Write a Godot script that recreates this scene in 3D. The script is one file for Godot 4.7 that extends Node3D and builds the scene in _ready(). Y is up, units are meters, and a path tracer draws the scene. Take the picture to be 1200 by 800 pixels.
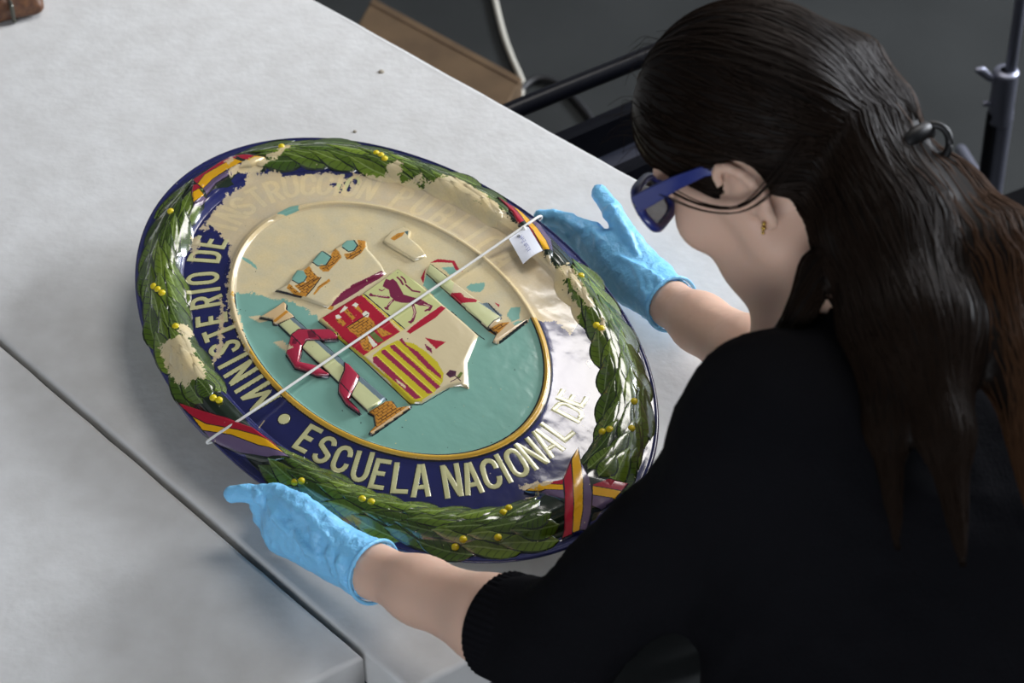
extends Node3D

var rng := RandomNumberGenerator.new()
var M := {}
var names := {}

# ------------------------------------------------------------------ helpers
func numbered(n: String) -> String:
	var c: int = names.get(n, 0)
	names[n] = c + 1
	return n if c == 0 else "%s_%03d" % [n, c]

func part(called: String, mesh: Mesh, mat: Material, parent: Node, at := Vector3.ZERO) -> MeshInstance3D:
	var o := MeshInstance3D.new()
	if parent == self:
		o.name = numbered(called)
	else:
		var k := 0
		var nm := called
		while parent.has_node(NodePath(nm)):
			k += 1
			nm = "%s_%03d" % [called, k]
		o.name = nm
	o.mesh = mesh
	o.material_override = mat
	o.position = at
	parent.add_child(o, true)
	return o

func tag(o: Node, label: String, category: String, group := "") -> Node:
	o.set_meta("label", label)
	o.set_meta("category", category)
	if group:
		o.set_meta("group", group)
	return o

func thing(called: String, label: String, category: String, at := Vector3.ZERO, group := "") -> Node3D:
	var o := Node3D.new()
	o.name = numbered(called)
	o.position = at
	add_child(o, true)
	tag(o, label, category, group)
	return o

func struct(called: String, mesh: Mesh, mat: Material, at := Vector3.ZERO) -> MeshInstance3D:
	var o := part(called, mesh, mat, self, at)
	o.set_meta("kind", "structure")
	return o

func mat(c: Color, rough := 0.6, metal := 0.0, spec := 0.5) -> StandardMaterial3D:
	var m := StandardMaterial3D.new()
	m.albedo_color = c
	m.roughness = rough
	m.metallic = metal
	m.metallic_specular = spec
	return m

func noise(freq: float, oct := 4, sd := 1, kind := FastNoiseLite.TYPE_SIMPLEX_SMOOTH) -> FastNoiseLite:
	var n := FastNoiseLite.new()
	n.noise_type = kind
	n.frequency = freq
	n.fractal_octaves = oct
	n.seed = sd
	return n

func ntex(freq: float, c0: Color, c1: Color, size := 512, oct := 4, sd := 1) -> NoiseTexture2D:
	var t := NoiseTexture2D.new()
	t.width = size
	t.height = size
	t.seamless = true
	t.noise = noise(freq, oct, sd)
	var g := Gradient.new()
	g.set_color(0, c0)
	g.set_color(1, c1)
	t.color_ramp = g
	return t

func nnorm(freq: float, strength: float, size := 512, oct := 4, sd := 1) -> NoiseTexture2D:
	var t := NoiseTexture2D.new()
	t.width = size
	t.height = size
	t.seamless = true
	t.as_normal_map = true
	t.bump_strength = strength
	t.noise = noise(freq, oct, sd)
	return t

func tri(m: StandardMaterial3D, scale: float) -> StandardMaterial3D:
	m.uv1_triplanar = true
	m.uv1_scale = Vector3.ONE * scale
	return m

func pv(a: Array) -> PackedVector2Array:   # flat millimetres -> metres
	var o := PackedVector2Array()
	for i in range(0, a.size(), 2):
		o.append(Vector2(a[i], a[i + 1]) * 0.001)
	return o

# a bevelled box
func bevel_box(size: Vector3, b := 0.004) -> ArrayMesh:
	var st := SurfaceTool.new()
	st.begin(Mesh.PRIMITIVE_TRIANGLES)
	st.set_smooth_group(-1)
	var h := size * 0.5
	b = minf(b, minf(h.x, minf(h.y, h.z)) * 0.9)
	var ax := [Vector3.RIGHT, Vector3.UP, Vector3.BACK]
	var P := func(s: Vector3, f: int) -> Vector3:
		var v := Vector3(s.x * (h.x - b), s.y * (h.y - b), s.z * (h.z - b))
		v[f] = s[f] * h[f]
		return v
	for f in 3:
		var u := (f + 1) % 3
		var w := (f + 2) % 3
		for s in [-1.0, 1.0]:
			var q := []
			for c in [[-1.0, -1.0], [1.0, -1.0], [1.0, 1.0], [-1.0, 1.0]]:
				var sg := Vector3.ZERO
				sg[f] = s; sg[u] = c[0]; sg[w] = c[1]
				q.append(P.call(sg, f))
			quad(st, q[0], q[1], q[2], q[3], ax[f] * s)
		for s1 in [-1.0, 1.0]:
			for s2 in [-1.0, 1.0]:
				var q2 := []
				for k in [[u, -1.0], [u, 1.0], [w, 1.0], [w, -1.0]]:
					var sg2 := Vector3.ZERO
					sg2[u] = s1; sg2[w] = s2; sg2[f] = k[1]
					q2.append(P.call(sg2, k[0]))
				quad(st, q2[0], q2[1], q2[2], q2[3], ax[u] * s1 + ax[w] * s2)
	for s1 in [-1.0, 1.0]:
		for s2 in [-1.0, 1.0]:
			for s3 in [-1.0, 1.0]:
				var sg3 := Vector3(s1, s2, s3)
				triangle(st, P.call(sg3, 0), P.call(sg3, 1), P.call(sg3, 2), sg3)
	st.generate_normals()
	return st.commit()

func triangle(st: SurfaceTool, a: Vector3, b: Vector3, c: Vector3, out: Vector3) -> void:
	if (b - a).cross(c - a).dot(out) > 0.0:
		var t := b
		b = c
		c = t
	st.add_vertex(a); st.add_vertex(b); st.add_vertex(c)

func quad(st: SurfaceTool, a: Vector3, b: Vector3, c: Vector3, d: Vector3, out: Vector3) -> void:
	triangle(st, a, b, c, out)
	triangle(st, a, c, d, out)

# indexed mesh with smooth normals
func smooth(v: PackedVector3Array, idx: PackedInt32Array, uv := PackedVector2Array()) -> ArrayMesh:
	var nr := PackedVector3Array()
	nr.resize(v.size())
	for i in range(0, idx.size(), 3):
		var a := idx[i]
		var b := idx[i + 1]
		var c := idx[i + 2]
		var n := (v[c] - v[a]).cross(v[b] - v[a])
		nr[a] += n
		nr[b] += n
		nr[c] += n
	for i in nr.size():
		nr[i] = nr[i].normalized() if nr[i].length_squared() > 1e-20 else Vector3.UP
	var ar := []
	ar.resize(Mesh.ARRAY_MAX)
	ar[Mesh.ARRAY_VERTEX] = v
	ar[Mesh.ARRAY_NORMAL] = nr
	ar[Mesh.ARRAY_INDEX] = idx
	if uv.size():
		ar[Mesh.ARRAY_TEX_UV] = uv
	var m := ArrayMesh.new()
	m.add_surface_from_arrays(Mesh.PRIMITIVE_TRIANGLES, ar)
	return m

# tube data along points with radii
func tube_into(v: PackedVector3Array, idx: PackedInt32Array, pts: PackedVector3Array, rad: Array, seg := 10, caps := true) -> void:
	var n := pts.size()
	var base := v.size()
	var t0 := (pts[1] - pts[0]).normalized()
	var nx := t0.cross(Vector3.UP if absf(t0.y) < 0.9 else Vector3.RIGHT).normalized()
	for i in n:
		var t := (pts[mini(i + 1, n - 1)] - pts[maxi(i - 1, 0)]).normalized()
		nx = (nx - t * nx.dot(t)).normalized()
		var ny := t.cross(nx)
		var r: float = rad[mini(i, rad.size() - 1)]
		for k in seg:
			var a := TAU * k / seg
			v.append(pts[i] + (nx * cos(a) + ny * sin(a)) * r)
	for i in n - 1:
		for k in seg:
			var a := base + i * seg + k
			var b := base + i * seg + (k + 1) % seg
			idx.append_array([a, b, a + seg, b, b + seg, a + seg])
	if caps:
		for e in [0, n - 1]:
			var c := v.size()
			v.append(pts[e])
			for k in seg:
				var a: int = base + e * seg + k
				var b: int = base + e * seg + (k + 1) % seg
				if e == 0:
					idx.append_array([c, b, a])
				else:
					idx.append_array([c, a, b])

func tube(pts: Array, rad: Array, seg := 12) -> ArrayMesh:
	var v := PackedVector3Array()
	var idx := PackedInt32Array()
	tube_into(v, idx, PackedVector3Array(pts), rad, seg)
	return smooth(v, idx)

func spline(pts: Array, n: int) -> PackedVector3Array:
	var o := PackedVector3Array()
	var m := pts.size()
	for i in m - 1:
		var p0: Vector3 = pts[maxi(i - 1, 0)]
		var p1: Vector3 = pts[i]
		var p2: Vector3 = pts[i + 1]
		var p3: Vector3 = pts[mini(i + 2, m - 1)]
		for k in n:
			o.append(p1.cubic_interpolate(p2, p0, p3, float(k) / n))
	o.append(pts[m - 1])
	return o

# lathe around a local axis: prof = [radius, along] pairs
func lathe(prof: Array, at: Vector3, axis: Vector3, seg := 24) -> ArrayMesh:
	var v := PackedVector3Array()
	var idx := PackedInt32Array()
	axis = axis.normalized()
	var nx := axis.cross(Vector3.UP if absf(axis.y) < 0.9 else Vector3.RIGHT).normalized()
	var ny := axis.cross(nx)
	for p in prof:
		for k in seg:
			var a := TAU * k / seg
			v.append(at + axis * p[1] + (nx * cos(a) + ny * sin(a)) * maxf(p[0], 1e-5))
	for i in prof.size() - 1:
		for k in seg:
			var a := i * seg + k
			var b := i * seg + (k + 1) % seg
			idx.append_array([a, b, a + seg, b, b + seg, a + seg])
	return smooth(v, idx)

# ------------------------------------------------------------------ distance fields and surface nets
class Field:
	var lo: Vector3
	var nx: int
	var ny: int
	var nz: int
	var c: float
	var d: PackedFloat32Array
	func _init(a: Vector3, b: Vector3, cell: float) -> void:
		lo = a
		c = cell
		nx = int(ceil((b.x - a.x) / cell)) + 1
		ny = int(ceil((b.y - a.y) / cell)) + 1
		nz = int(ceil((b.z - a.z) / cell)) + 1
		d = PackedFloat32Array()
		d.resize(nx * ny * nz)
		d.fill(0.1)
	func box(a: Vector3, b: Vector3) -> Array:
		return [clampi(int((a.x - lo.x) / c), 0, nx - 1), clampi(int((b.x - lo.x) / c) + 1, 0, nx - 1), clampi(int((a.y - lo.y) / c), 0, ny - 1), clampi(int((b.y - lo.y) / c) + 1, 0, ny - 1), clampi(int((a.z - lo.z) / c), 0, nz - 1), clampi(int((b.z - lo.z) / c) + 1, 0, nz - 1)]
	func cap(a: Vector3, b: Vector3, ra: float, rb: float, k := 0.01) -> void:
		var m := maxf(ra, rb) + 3.0 * c + k
		var e := Vector3(m, m, m)
		var q := box(a.min(b) - e, a.max(b) + e)
		var ab := b - a
		var il := 1.0 / maxf(ab.length_squared(), 1e-9)
		for z in range(q[4], q[5] + 1):
			for y in range(q[2], q[3] + 1):
				var i: int = (z * ny + y) * nx + q[0]
				var pa := Vector3(lo.x + q[0] * c, lo.y + y * c, lo.z + z * c) - a
				for x in range(q[0], q[1] + 1):
					var t := clampf(pa.dot(ab) * il, 0.0, 1.0)
					var v := (pa - ab * t).length() - ra - (rb - ra) * t
					var o := d[i]
					var h := k - absf(o - v)
					if h > 0.0:
						d[i] = minf(o, v) - h * h / (4.0 * k)
					elif v < o:
						d[i] = v
					pa.x += c
					i += 1
	func ell(ct: Vector3, bs: Basis, r: Vector3, k := 0.01, sub := false) -> void:
		var m := maxf(r.x, maxf(r.y, r.z)) + 3.0 * c + k
		var e := Vector3(m, m, m)
		var q := box(ct - e, ct + e)
		var inv := bs.transposed()
		var ir := Vector3.ONE / r
		for z in range(q[4], q[5] + 1):
			for y in range(q[2], q[3] + 1):
				var i: int = (z * ny + y) * nx + q[0]
				for x in range(q[0], q[1] + 1):
					var p := (inv * (Vector3(lo.x + x * c, lo.y + y * c, lo.z + z * c) - ct)) * ir
					var k0 := p.length()
					var k1 := (p * ir).length()
					var v := k0 * (k0 - 1.0) / maxf(k1, 1e-6)
					var o := d[i]
					if sub:
						v = -v
						var h2 := k - absf(o - v)
						if h2 > 0.0:
							d[i] = maxf(o, v) + h2 * h2 / (4.0 * k)
						elif v > o:
							d[i] = v
					else:
						var h := k - absf(o - v)
						if h > 0.0:
							d[i] = minf(o, v) - h * h / (4.0 * k)
						elif v < o:
							d[i] = v
					i += 1
	func cut_cap(a: Vector3, b: Vector3, r: float) -> void:
		var m := r + 3.0 * c
		var e := Vector3(m, m, m)
		var q := box(a.min(b) - e, a.max(b) + e)
		var ab := b - a
		var il := 1.0 / maxf(ab.length_squared(), 1e-9)
		for z in range(q[4], q[5] + 1):
			for y in range(q[2], q[3] + 1):
				var i: int = (z * ny + y) * nx + q[0]
				for x in range(q[0], q[1] + 1):
					var pa := Vector3(lo.x + x * c, lo.y + y * c, lo.z + z * c) - a
					var t := clampf(pa.dot(ab) * il, 0.0, 1.0)
					d[i] = maxf(d[i], r - (pa - ab * t).length())
					i += 1
	func cut_plane(p: Vector3, n: Vector3, rad: float) -> void:   # removes what lies beyond the plane, near p
		var e := Vector3(rad, rad, rad)
		var q := box(p - e, p + e)
		for z in range(q[4], q[5] + 1):
			for y in range(q[2], q[3] + 1):
				var i: int = (z * ny + y) * nx + q[0]
				for x in range(q[0], q[1] + 1):
					var w := Vector3(lo.x + x * c, lo.y + y * c, lo.z + z * c) - p
					if w.length_squared() < rad * rad:
						d[i] = maxf(d[i], w.dot(n))
					i += 1
	func val(p: Vector3) -> float:
		var q := (p - lo) / c
		var x := clampi(int(q.x), 0, nx - 2)
		var y := clampi(int(q.y), 0, ny - 2)
		var z := clampi(int(q.z), 0, nz - 2)
		var fx := q.x - x
		var fy := q.y - y
		var fz := q.z - z
		var i := (z * ny + y) * nx + x
		var j := i + nx * ny
		var a := lerpf(lerpf(d[i], d[i + 1], fx), lerpf(d[i + nx], d[i + nx + 1], fx), fy)
		var b := lerpf(lerpf(d[j], d[j + 1], fx), lerpf(d[j + nx], d[j + nx + 1], fx), fy)
		return lerpf(a, b, fz)
	func grad(p: Vector3) -> Vector3:
		var e := c * 0.8
		return Vector3(val(p + Vector3(e, 0, 0)) - val(p - Vector3(e, 0, 0)), val(p + Vector3(0, e, 0)) - val(p - Vector3(0, e, 0)), val(p + Vector3(0, 0, e)) - val(p - Vector3(0, 0, e))).normalized()
	func nets() -> Array:
		var v := PackedVector3Array()
		var idx := PackedInt32Array()
		var id := PackedInt32Array()
		id.resize(nx * ny * nz)
		id.fill(-1)
		var off := [0, 1, nx, nx + 1, nx * ny, nx * ny + 1, nx * ny + nx, nx * ny + nx + 1]
		var ed := [0, 1, 2, 3, 4, 5, 6, 7, 0, 2, 1, 3, 4, 6, 5, 7, 0, 4, 1, 5, 2, 6, 3, 7]
		var far := 2.2 * c
		var cd := [0.0, 0.0, 0.0, 0.0, 0.0, 0.0, 0.0, 0.0]
		for z in nz - 1:
			for y in ny - 1:
				var i: int = (z * ny + y) * nx
				for x in nx - 1:
					if absf(d[i]) < far:
						var mask := 0
						for k in 8:
							var w := d[i + off[k]]
							cd[k] = w
							if w < 0.0:
								mask |= 1 << k
						if mask != 0 and mask != 255:
							var s := Vector3.ZERO
							var n := 0
							for k in range(0, 24, 2):
								var a: int = ed[k]
								var b: int = ed[k + 1]
								if (cd[a] < 0.0) != (cd[b] < 0.0):
									var t: float = cd[a] / (cd[a] - cd[b])
									var pa := Vector3(a & 1, (a >> 1) & 1, a >> 2)
									var pb := Vector3(b & 1, (b >> 1) & 1, b >> 2)
									s += pa.lerp(pb, t)
									n += 1
							id[i] = v.size()
							v.append(lo + (Vector3(x, y, z) + s / n) * c)
					i += 1
		var sx := 1
		var sy := nx
		var sz := nx * ny
		for z in range(1, nz - 1):
			for y in range(1, ny - 1):
				var i: int = (z * ny + y) * nx + 1
				for x in range(1, nx - 1):
					var o := d[i]
					if absf(o) < far:
						var ins := o < 0.0
						if ins != (d[i + sx] < 0.0):
							face(idx, id, i, sy, sz, ins)
						if ins != (d[i + sy] < 0.0):
							face(idx, id, i, sz, sx, ins)
						if ins != (d[i + sz] < 0.0):
							face(idx, id, i, sx, sy, ins)
					i += 1
		return [v, idx]
	func face(idx: PackedInt32Array, id: PackedInt32Array, i: int, u: int, w: int, ins: bool) -> void:
		var a := id[i]
		var b := id[i - u]
		var e := id[i - u - w]
		var f := id[i - w]
		if a < 0 or b < 0 or e < 0 or f < 0:
			return
		if ins:
			idx.append_array([a, e, b, a, f, e])
		else:
			idx.append_array([a, b, e, a, e, f])

func bump(v: PackedVector3Array, idx: PackedInt32Array, n: FastNoiseLite, amp: float, ridged := false) -> void:
	var nr := PackedVector3Array()
	nr.resize(v.size())
	for i in range(0, idx.size(), 3):
		var q := (v[idx[i + 2]] - v[idx[i]]).cross(v[idx[i + 1]] - v[idx[i]])
		nr[idx[i]] += q
		nr[idx[i + 1]] += q
		nr[idx[i + 2]] += q
	for i in v.size():
		var s := n.get_noise_3dv(v[i] * 100.0)
		if ridged:
			s = 1.0 - absf(s) * 3.0
		v[i] += nr[i].normalized() * s * amp

var CREAM := Color("d6d29b")
var NAVY := Color("22265c")
var TEAL := Color("82b3a3")
var BEIGE := Color("dccba2")
var INK := Color("1c1c24")
var RED := Color("b01a32")
var GOLD := Color("eeb012")
var PURPLE := Color("6c5a78")
var OCHRE := Color("c98a32")
var PLUM := Color("7c2444")
var PALE := Color("cfd08f")


# ------------------------------------------------------------------ the print, measured on the sign in millimetres from its centre
var RIB := [
	[[-237, 72, -235, 64, -220, 21, -200, -29, -195, -58, -195, -82, -194, -89, -209, -82, -219, -66, -228, -43, -237, -9, -241, 13, -241, 38], [RED, [-236, 68, -220, 21, -200, -29, -195, -58, -195, -82, -199, -54, -214, -18, -232, 17, -237, 39, -238, 59]], [GOLD, [-237, 39, -232, 17, -214, -18, -199, -54, -195, -82, -210, -53, -222, -17, -239, 15]], [PURPLE, [-239, 15, -222, -17, -210, -53, -195, -82, -194, -89, -212, -72, -227, -41, -239, -4]]],
	[[-33, 342, 8, 345, 26, 346, 40, 332, 45, 318, 52, 308, 32, 307, 21, 316, 1, 311, -19, 310, -37, 304, -47, 298, -58, 299, -50, 316], [RED, [-33, 342, 8, 345, 25, 345, 37, 334, 23, 332, 7, 336, -19, 334, -35, 326]], [RED, [-40, 331, -35, 326, -36, 316, -50, 316]], [GOLD, [-35, 326, -18, 336, 7, 336, 24, 333, 26, 323, 27, 318, 4, 321, -17, 320, -35, 313]], [GOLD, [-50, 316, -38, 317, -40, 303, -57, 301]], [PURPLE, [-35, 314, -17, 320, 4, 320, 23, 319, 23, 314, 3, 312, -18, 311, -37, 304]], [PURPLE, [-57, 301, -40, 303, -36, 300, -49, 295, -60, 296]], [RED, [26, 344, 34, 333, 46, 317, 31, 318]], [GOLD, [31, 318, 46, 317, 53, 307, 31, 306]]],
	[[225, 79, 228, 58, 233, 30, 234, 10, 222, -25, 208, -45, 194, -56, 199, -37, 210, 3, 206, 15, 214, 37, 219, 59], [RED, [225, 77, 228, 64, 228, 44, 219, 14, 206, 15, 214, 37, 219, 59]], [GOLD, [228, 58, 230, 45, 227, 23, 223, 1, 215, -24, 206, -42, 200, -36, 204, -19, 215, 9, 223, 32]], [RED, [214, 9, 215, 6, 201, -35, 198, -34]], [PURPLE, [231, 22, 233, 9, 222, -25, 208, -45, 206, -42, 215, -24, 223, 1, 228, 25]]],
	[[-35, -282, -20, -282, 5, -298, 32, -280, 47, -275, 35, -294, 25, -317, 56, -344, 36, -352, 11, -352, 3, -349, -17, -362, -31, -356, -44, -353, -34, -345, -16, -324, -25, -295], [RED, [-21, -283, -8, -287, 5, -300, -1, -306, -18, -286]], [GOLD, [-34, -283, -17, -286, -1, -306, -6, -313, -18, -298]], [PURPLE, [-26, -292, -18, -298, -6, -313, -14, -324, -22, -304]], [RED, [21, -327, 39, -330, 56, -344, 42, -348, 20, -328]], [GOLD, [20, -328, 43, -348, 31, -351, 13, -336]], [PURPLE, [13, -336, 31, -351, 11, -352, 4, -345]], [RED, [10, -293, 30, -282, 17, -299, -2, -324, -17, -341, -31, -355, -44, -352, -34, -345, -9, -318]], [GOLD, [30, -283, 45, -276, 35, -292, 18, -316, -5, -342, -21, -357, -30, -354, -8, -331, 16, -301]], [PURPLE, [35, -292, 25, -317, 14, -335, -1, -350, -17, -361, -22, -356, -5, -342, 18, -316]]]]
var LET := [
	["M", [-148.7, 6.5, -184.5, 10.1], 27],
	["I", [-147.7, 30.3, -183.3, 33.4], 16],
	["N", [-145.2, 49.7, -180.5, 53.0], 17],
	["I", [-141.4, 68.2, -177.3, 74.5], 16],
	["S", [-139.3, 85.9, -172.0, 101.3], 17],
	["T", [-128.7, 110.7, -164.8, 122.6], 17],
	["E", [-126.2, 130.3, -157.5, 149.6], 16],
	["R", [-115.9, 156.2, -146.9, 176.4], 17],
	["I", [-107.8, 171.3, -139.7, 193.9], 16],
	["O", [-98.4, 187.0, -129.0, 212.9], 17.5],
	["D", [-79.5, 211.8, -104.6, 242.6], 17],
	["E", [-62.1, 225.2, -84.7, 259.7], 17],
	["E", [-178.7, -79.3, -145.1, -69.0], 19],
	["S", [-173.5, -106.1, -141.4, -90.1], 18],
	["C", [-165.9, -130.1, -136.4, -111.1], 18],
	["U", [-157.0, -155.0, -126.2, -130.8], 18],
	["E", [-147.9, -175.4, -117.5, -152.1], 18],
	["L", [-133.3, -196.7, -105.7, -169.2], 19],
	["A", [-118.7, -215.2, -93.1, -182.9], 19],
	["N", [-92.7, -239.2, -71.1, -203.2], 18],
	["A", [-74.0, -250.2, -55.1, -214.2], 18.5],
	["C", [-53.7, -259.5, -37.0, -223.2], 18],
	["I", [-36.4, -263.9, -26.2, -225.9], 16],
	["O", [-21.0, -267.2, -11.3, -228.8], 18],
	["N", [2.1, -269.4, 5.6, -229.3], 18],
	["A", [25.1, -267.7, 25.5, -227.5], 19],
	["L", [49.2, -259.7, 43.5, -223.6], 18],
	["D", [76.5, -247.7, 65.6, -214.7], 18],
	["E", [93.2, -233.7, 78.2, -205.3], 17]]
var GHOST := [
	["I", [-39.4, 237.0, -57.9, 273.6], 17.5],
	["N", [-24.4, 243.1, -36.5, 282.3], 17.5],
	["S", [-9.0, 246.3, -13.7, 287.0], 17.5],
	["T", [7.9, 246.4, 11.9, 287.2], 17.5],
	["R", [24.6, 243.0, 36.8, 282.2], 17.5],
	["U", [40.6, 236.4, 59.5, 272.8], 17.5],
	["C", [56.0, 226.8, 80.3, 259.8], 17.5],
	["C", [69.3, 215.5, 97.5, 245.3], 17.5],
	["I", [79.6, 204.8, 110.4, 231.9], 17.5],
	["O", [88.9, 193.5, 121.6, 218.1], 17.5],
	["N", [99.8, 177.4, 134.7, 199.0], 17.5],
	["P", [118.7, 140.6, 156.5, 156.5], 17.5],
	["U", [127.8, 116.0, 166.8, 128.6], 17.5],
	["B", [135.2, 89.3, 175.1, 98.8], 17.5],
	["L", [140.4, 62.9, 180.9, 69.4], 17.5],
	["I", [143.2, 41.8, 184.0, 46.0], 17.5],
	["C", [145.0, 18.0, 186.0, 19.9], 17.5],
	["A", [145.3, -9.2, 186.3, -10.1], 17.5]]
var DOT := [-165.3, -34.8]
var LOSS := [
	[-103, 155, -83, 136, -72, 114, -61, 102, -57, 85, -53, 67, -52, 55, 36, 19, 76, -9, 69, -64, 63, -83, 105, -94, 126, -103, 147, -118, 146, 48, 136, 94, 121, 136, 100, 171, 75, 200, 46, 219, 16, 229, -16, 229, -46, 219, -75, 200, -100, 171, -121, 136, -136, 94, -146, 48],
	[-103, 154, -84, 179, -63, 199, -40, 213, -15, 220, 10, 221, 35, 215, 58, 202, 80, 184, 100, 159, 116, 130, 129, 97, 138, 61, 143, 23, 143, -15, 139, -54, 130, -111, 146, -125, 143, -149, 170, -134, 186, -116, 195, -75, 200, -32, 201, 11, 198, 54, 191, 96, 180, 136, 161, 168, 145, 201, 125, 230, 103, 255, 79, 275, 54, 289, 27, 298, 0, 301, -20, 290, -39, 285, -58, 277, -90, 261, -108, 230, -58, 269, -60, 226],
	[-141, 116, -166, 86, -181, 84, -154, 109, -120, 154, -122, 168, -115, 154],
	[-207, 148, -192, 138, -179, 129, -185, 112, -191, 81, -200, 63, -210, 72, -221, 77, -223, 99, -217, 124],
	[-179, 152, -167, 149, -169, 136, -184, 121, -184, 135],
	[78, 318, 90, 307, 77, 299, 76, 291, 68, 297, 72, 307],
	[55, 311, 74, 306, 71, 296, 56, 302],
	[19, 340, 26, 345, 23, 332, 13, 327, 11, 339],
	[152, 200, 163, 198, 171, 191, 160, 179, 152, 170, 145, 177, 143, 188],
	[168, 162, 177, 159, 164, 146, 157, 146],
	[193, 139, 208, 126, 207, 105, 211, 72, 208, 30, 204, 2, 199, 20, 195, 77, 181, 124, 169, 141],
	[201, -104, 191, -132, 187, -141, 173, -137, 183, -115, 190, -95],
	[210, -67, 203, -97, 193, -124, 180, -130, 190, -95, 198, -66],
	[-48, -289, -23, -291, -25, -296, -43, -290],
	[-33, -272, -7, -285, 1, -296, -15, -294, -31, -280],
	[6, 321, 32, 318, 46, 311, 57, 301, 29, 296, -4, 293, -23, 284, -33, 287, -1, 303],
	[-37, 287, -20, 283, -19, 271, -41, 262],
	[186, -155, 172, -178, 162, -179, 172, -165],
	[135, -188, 137, -193, 128, -198]]
var KEEP := [
	[50, 295, 82, 304, 134, 249, 112, 224, 104, 238, 100, 246, 86, 254, 69, 265, 55, 278],
	[128, 252, 135, 246, 99, 200, 96, 207],
	[118, 219, 123, 214, 114, 203, 109, 207],
	[135, 247, 159, 206, 144, 190, 136, 203, 124, 217, 121, 228],
	[157, 180, 167, 166, 160, 164, 153, 171],
	[166, 155, 170, 148, 164, 146],
	[88, 228, 98, 221, 91, 204, 88, 209, 92, 220, 86, 224],
	[-24, 306, 2, 312, 19, 310, 24, 304, 10, 297, -10, 295, -22, 302],
	[-79, 273, -68, 267, -60, 237, -62, 216, -73, 239, -82, 257],
	[-66, 288, -59, 277, -60, 269, -68, 278],
	[189, -85, 194, -87, 173, -161, 169, -157, 174, -133]]
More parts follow.
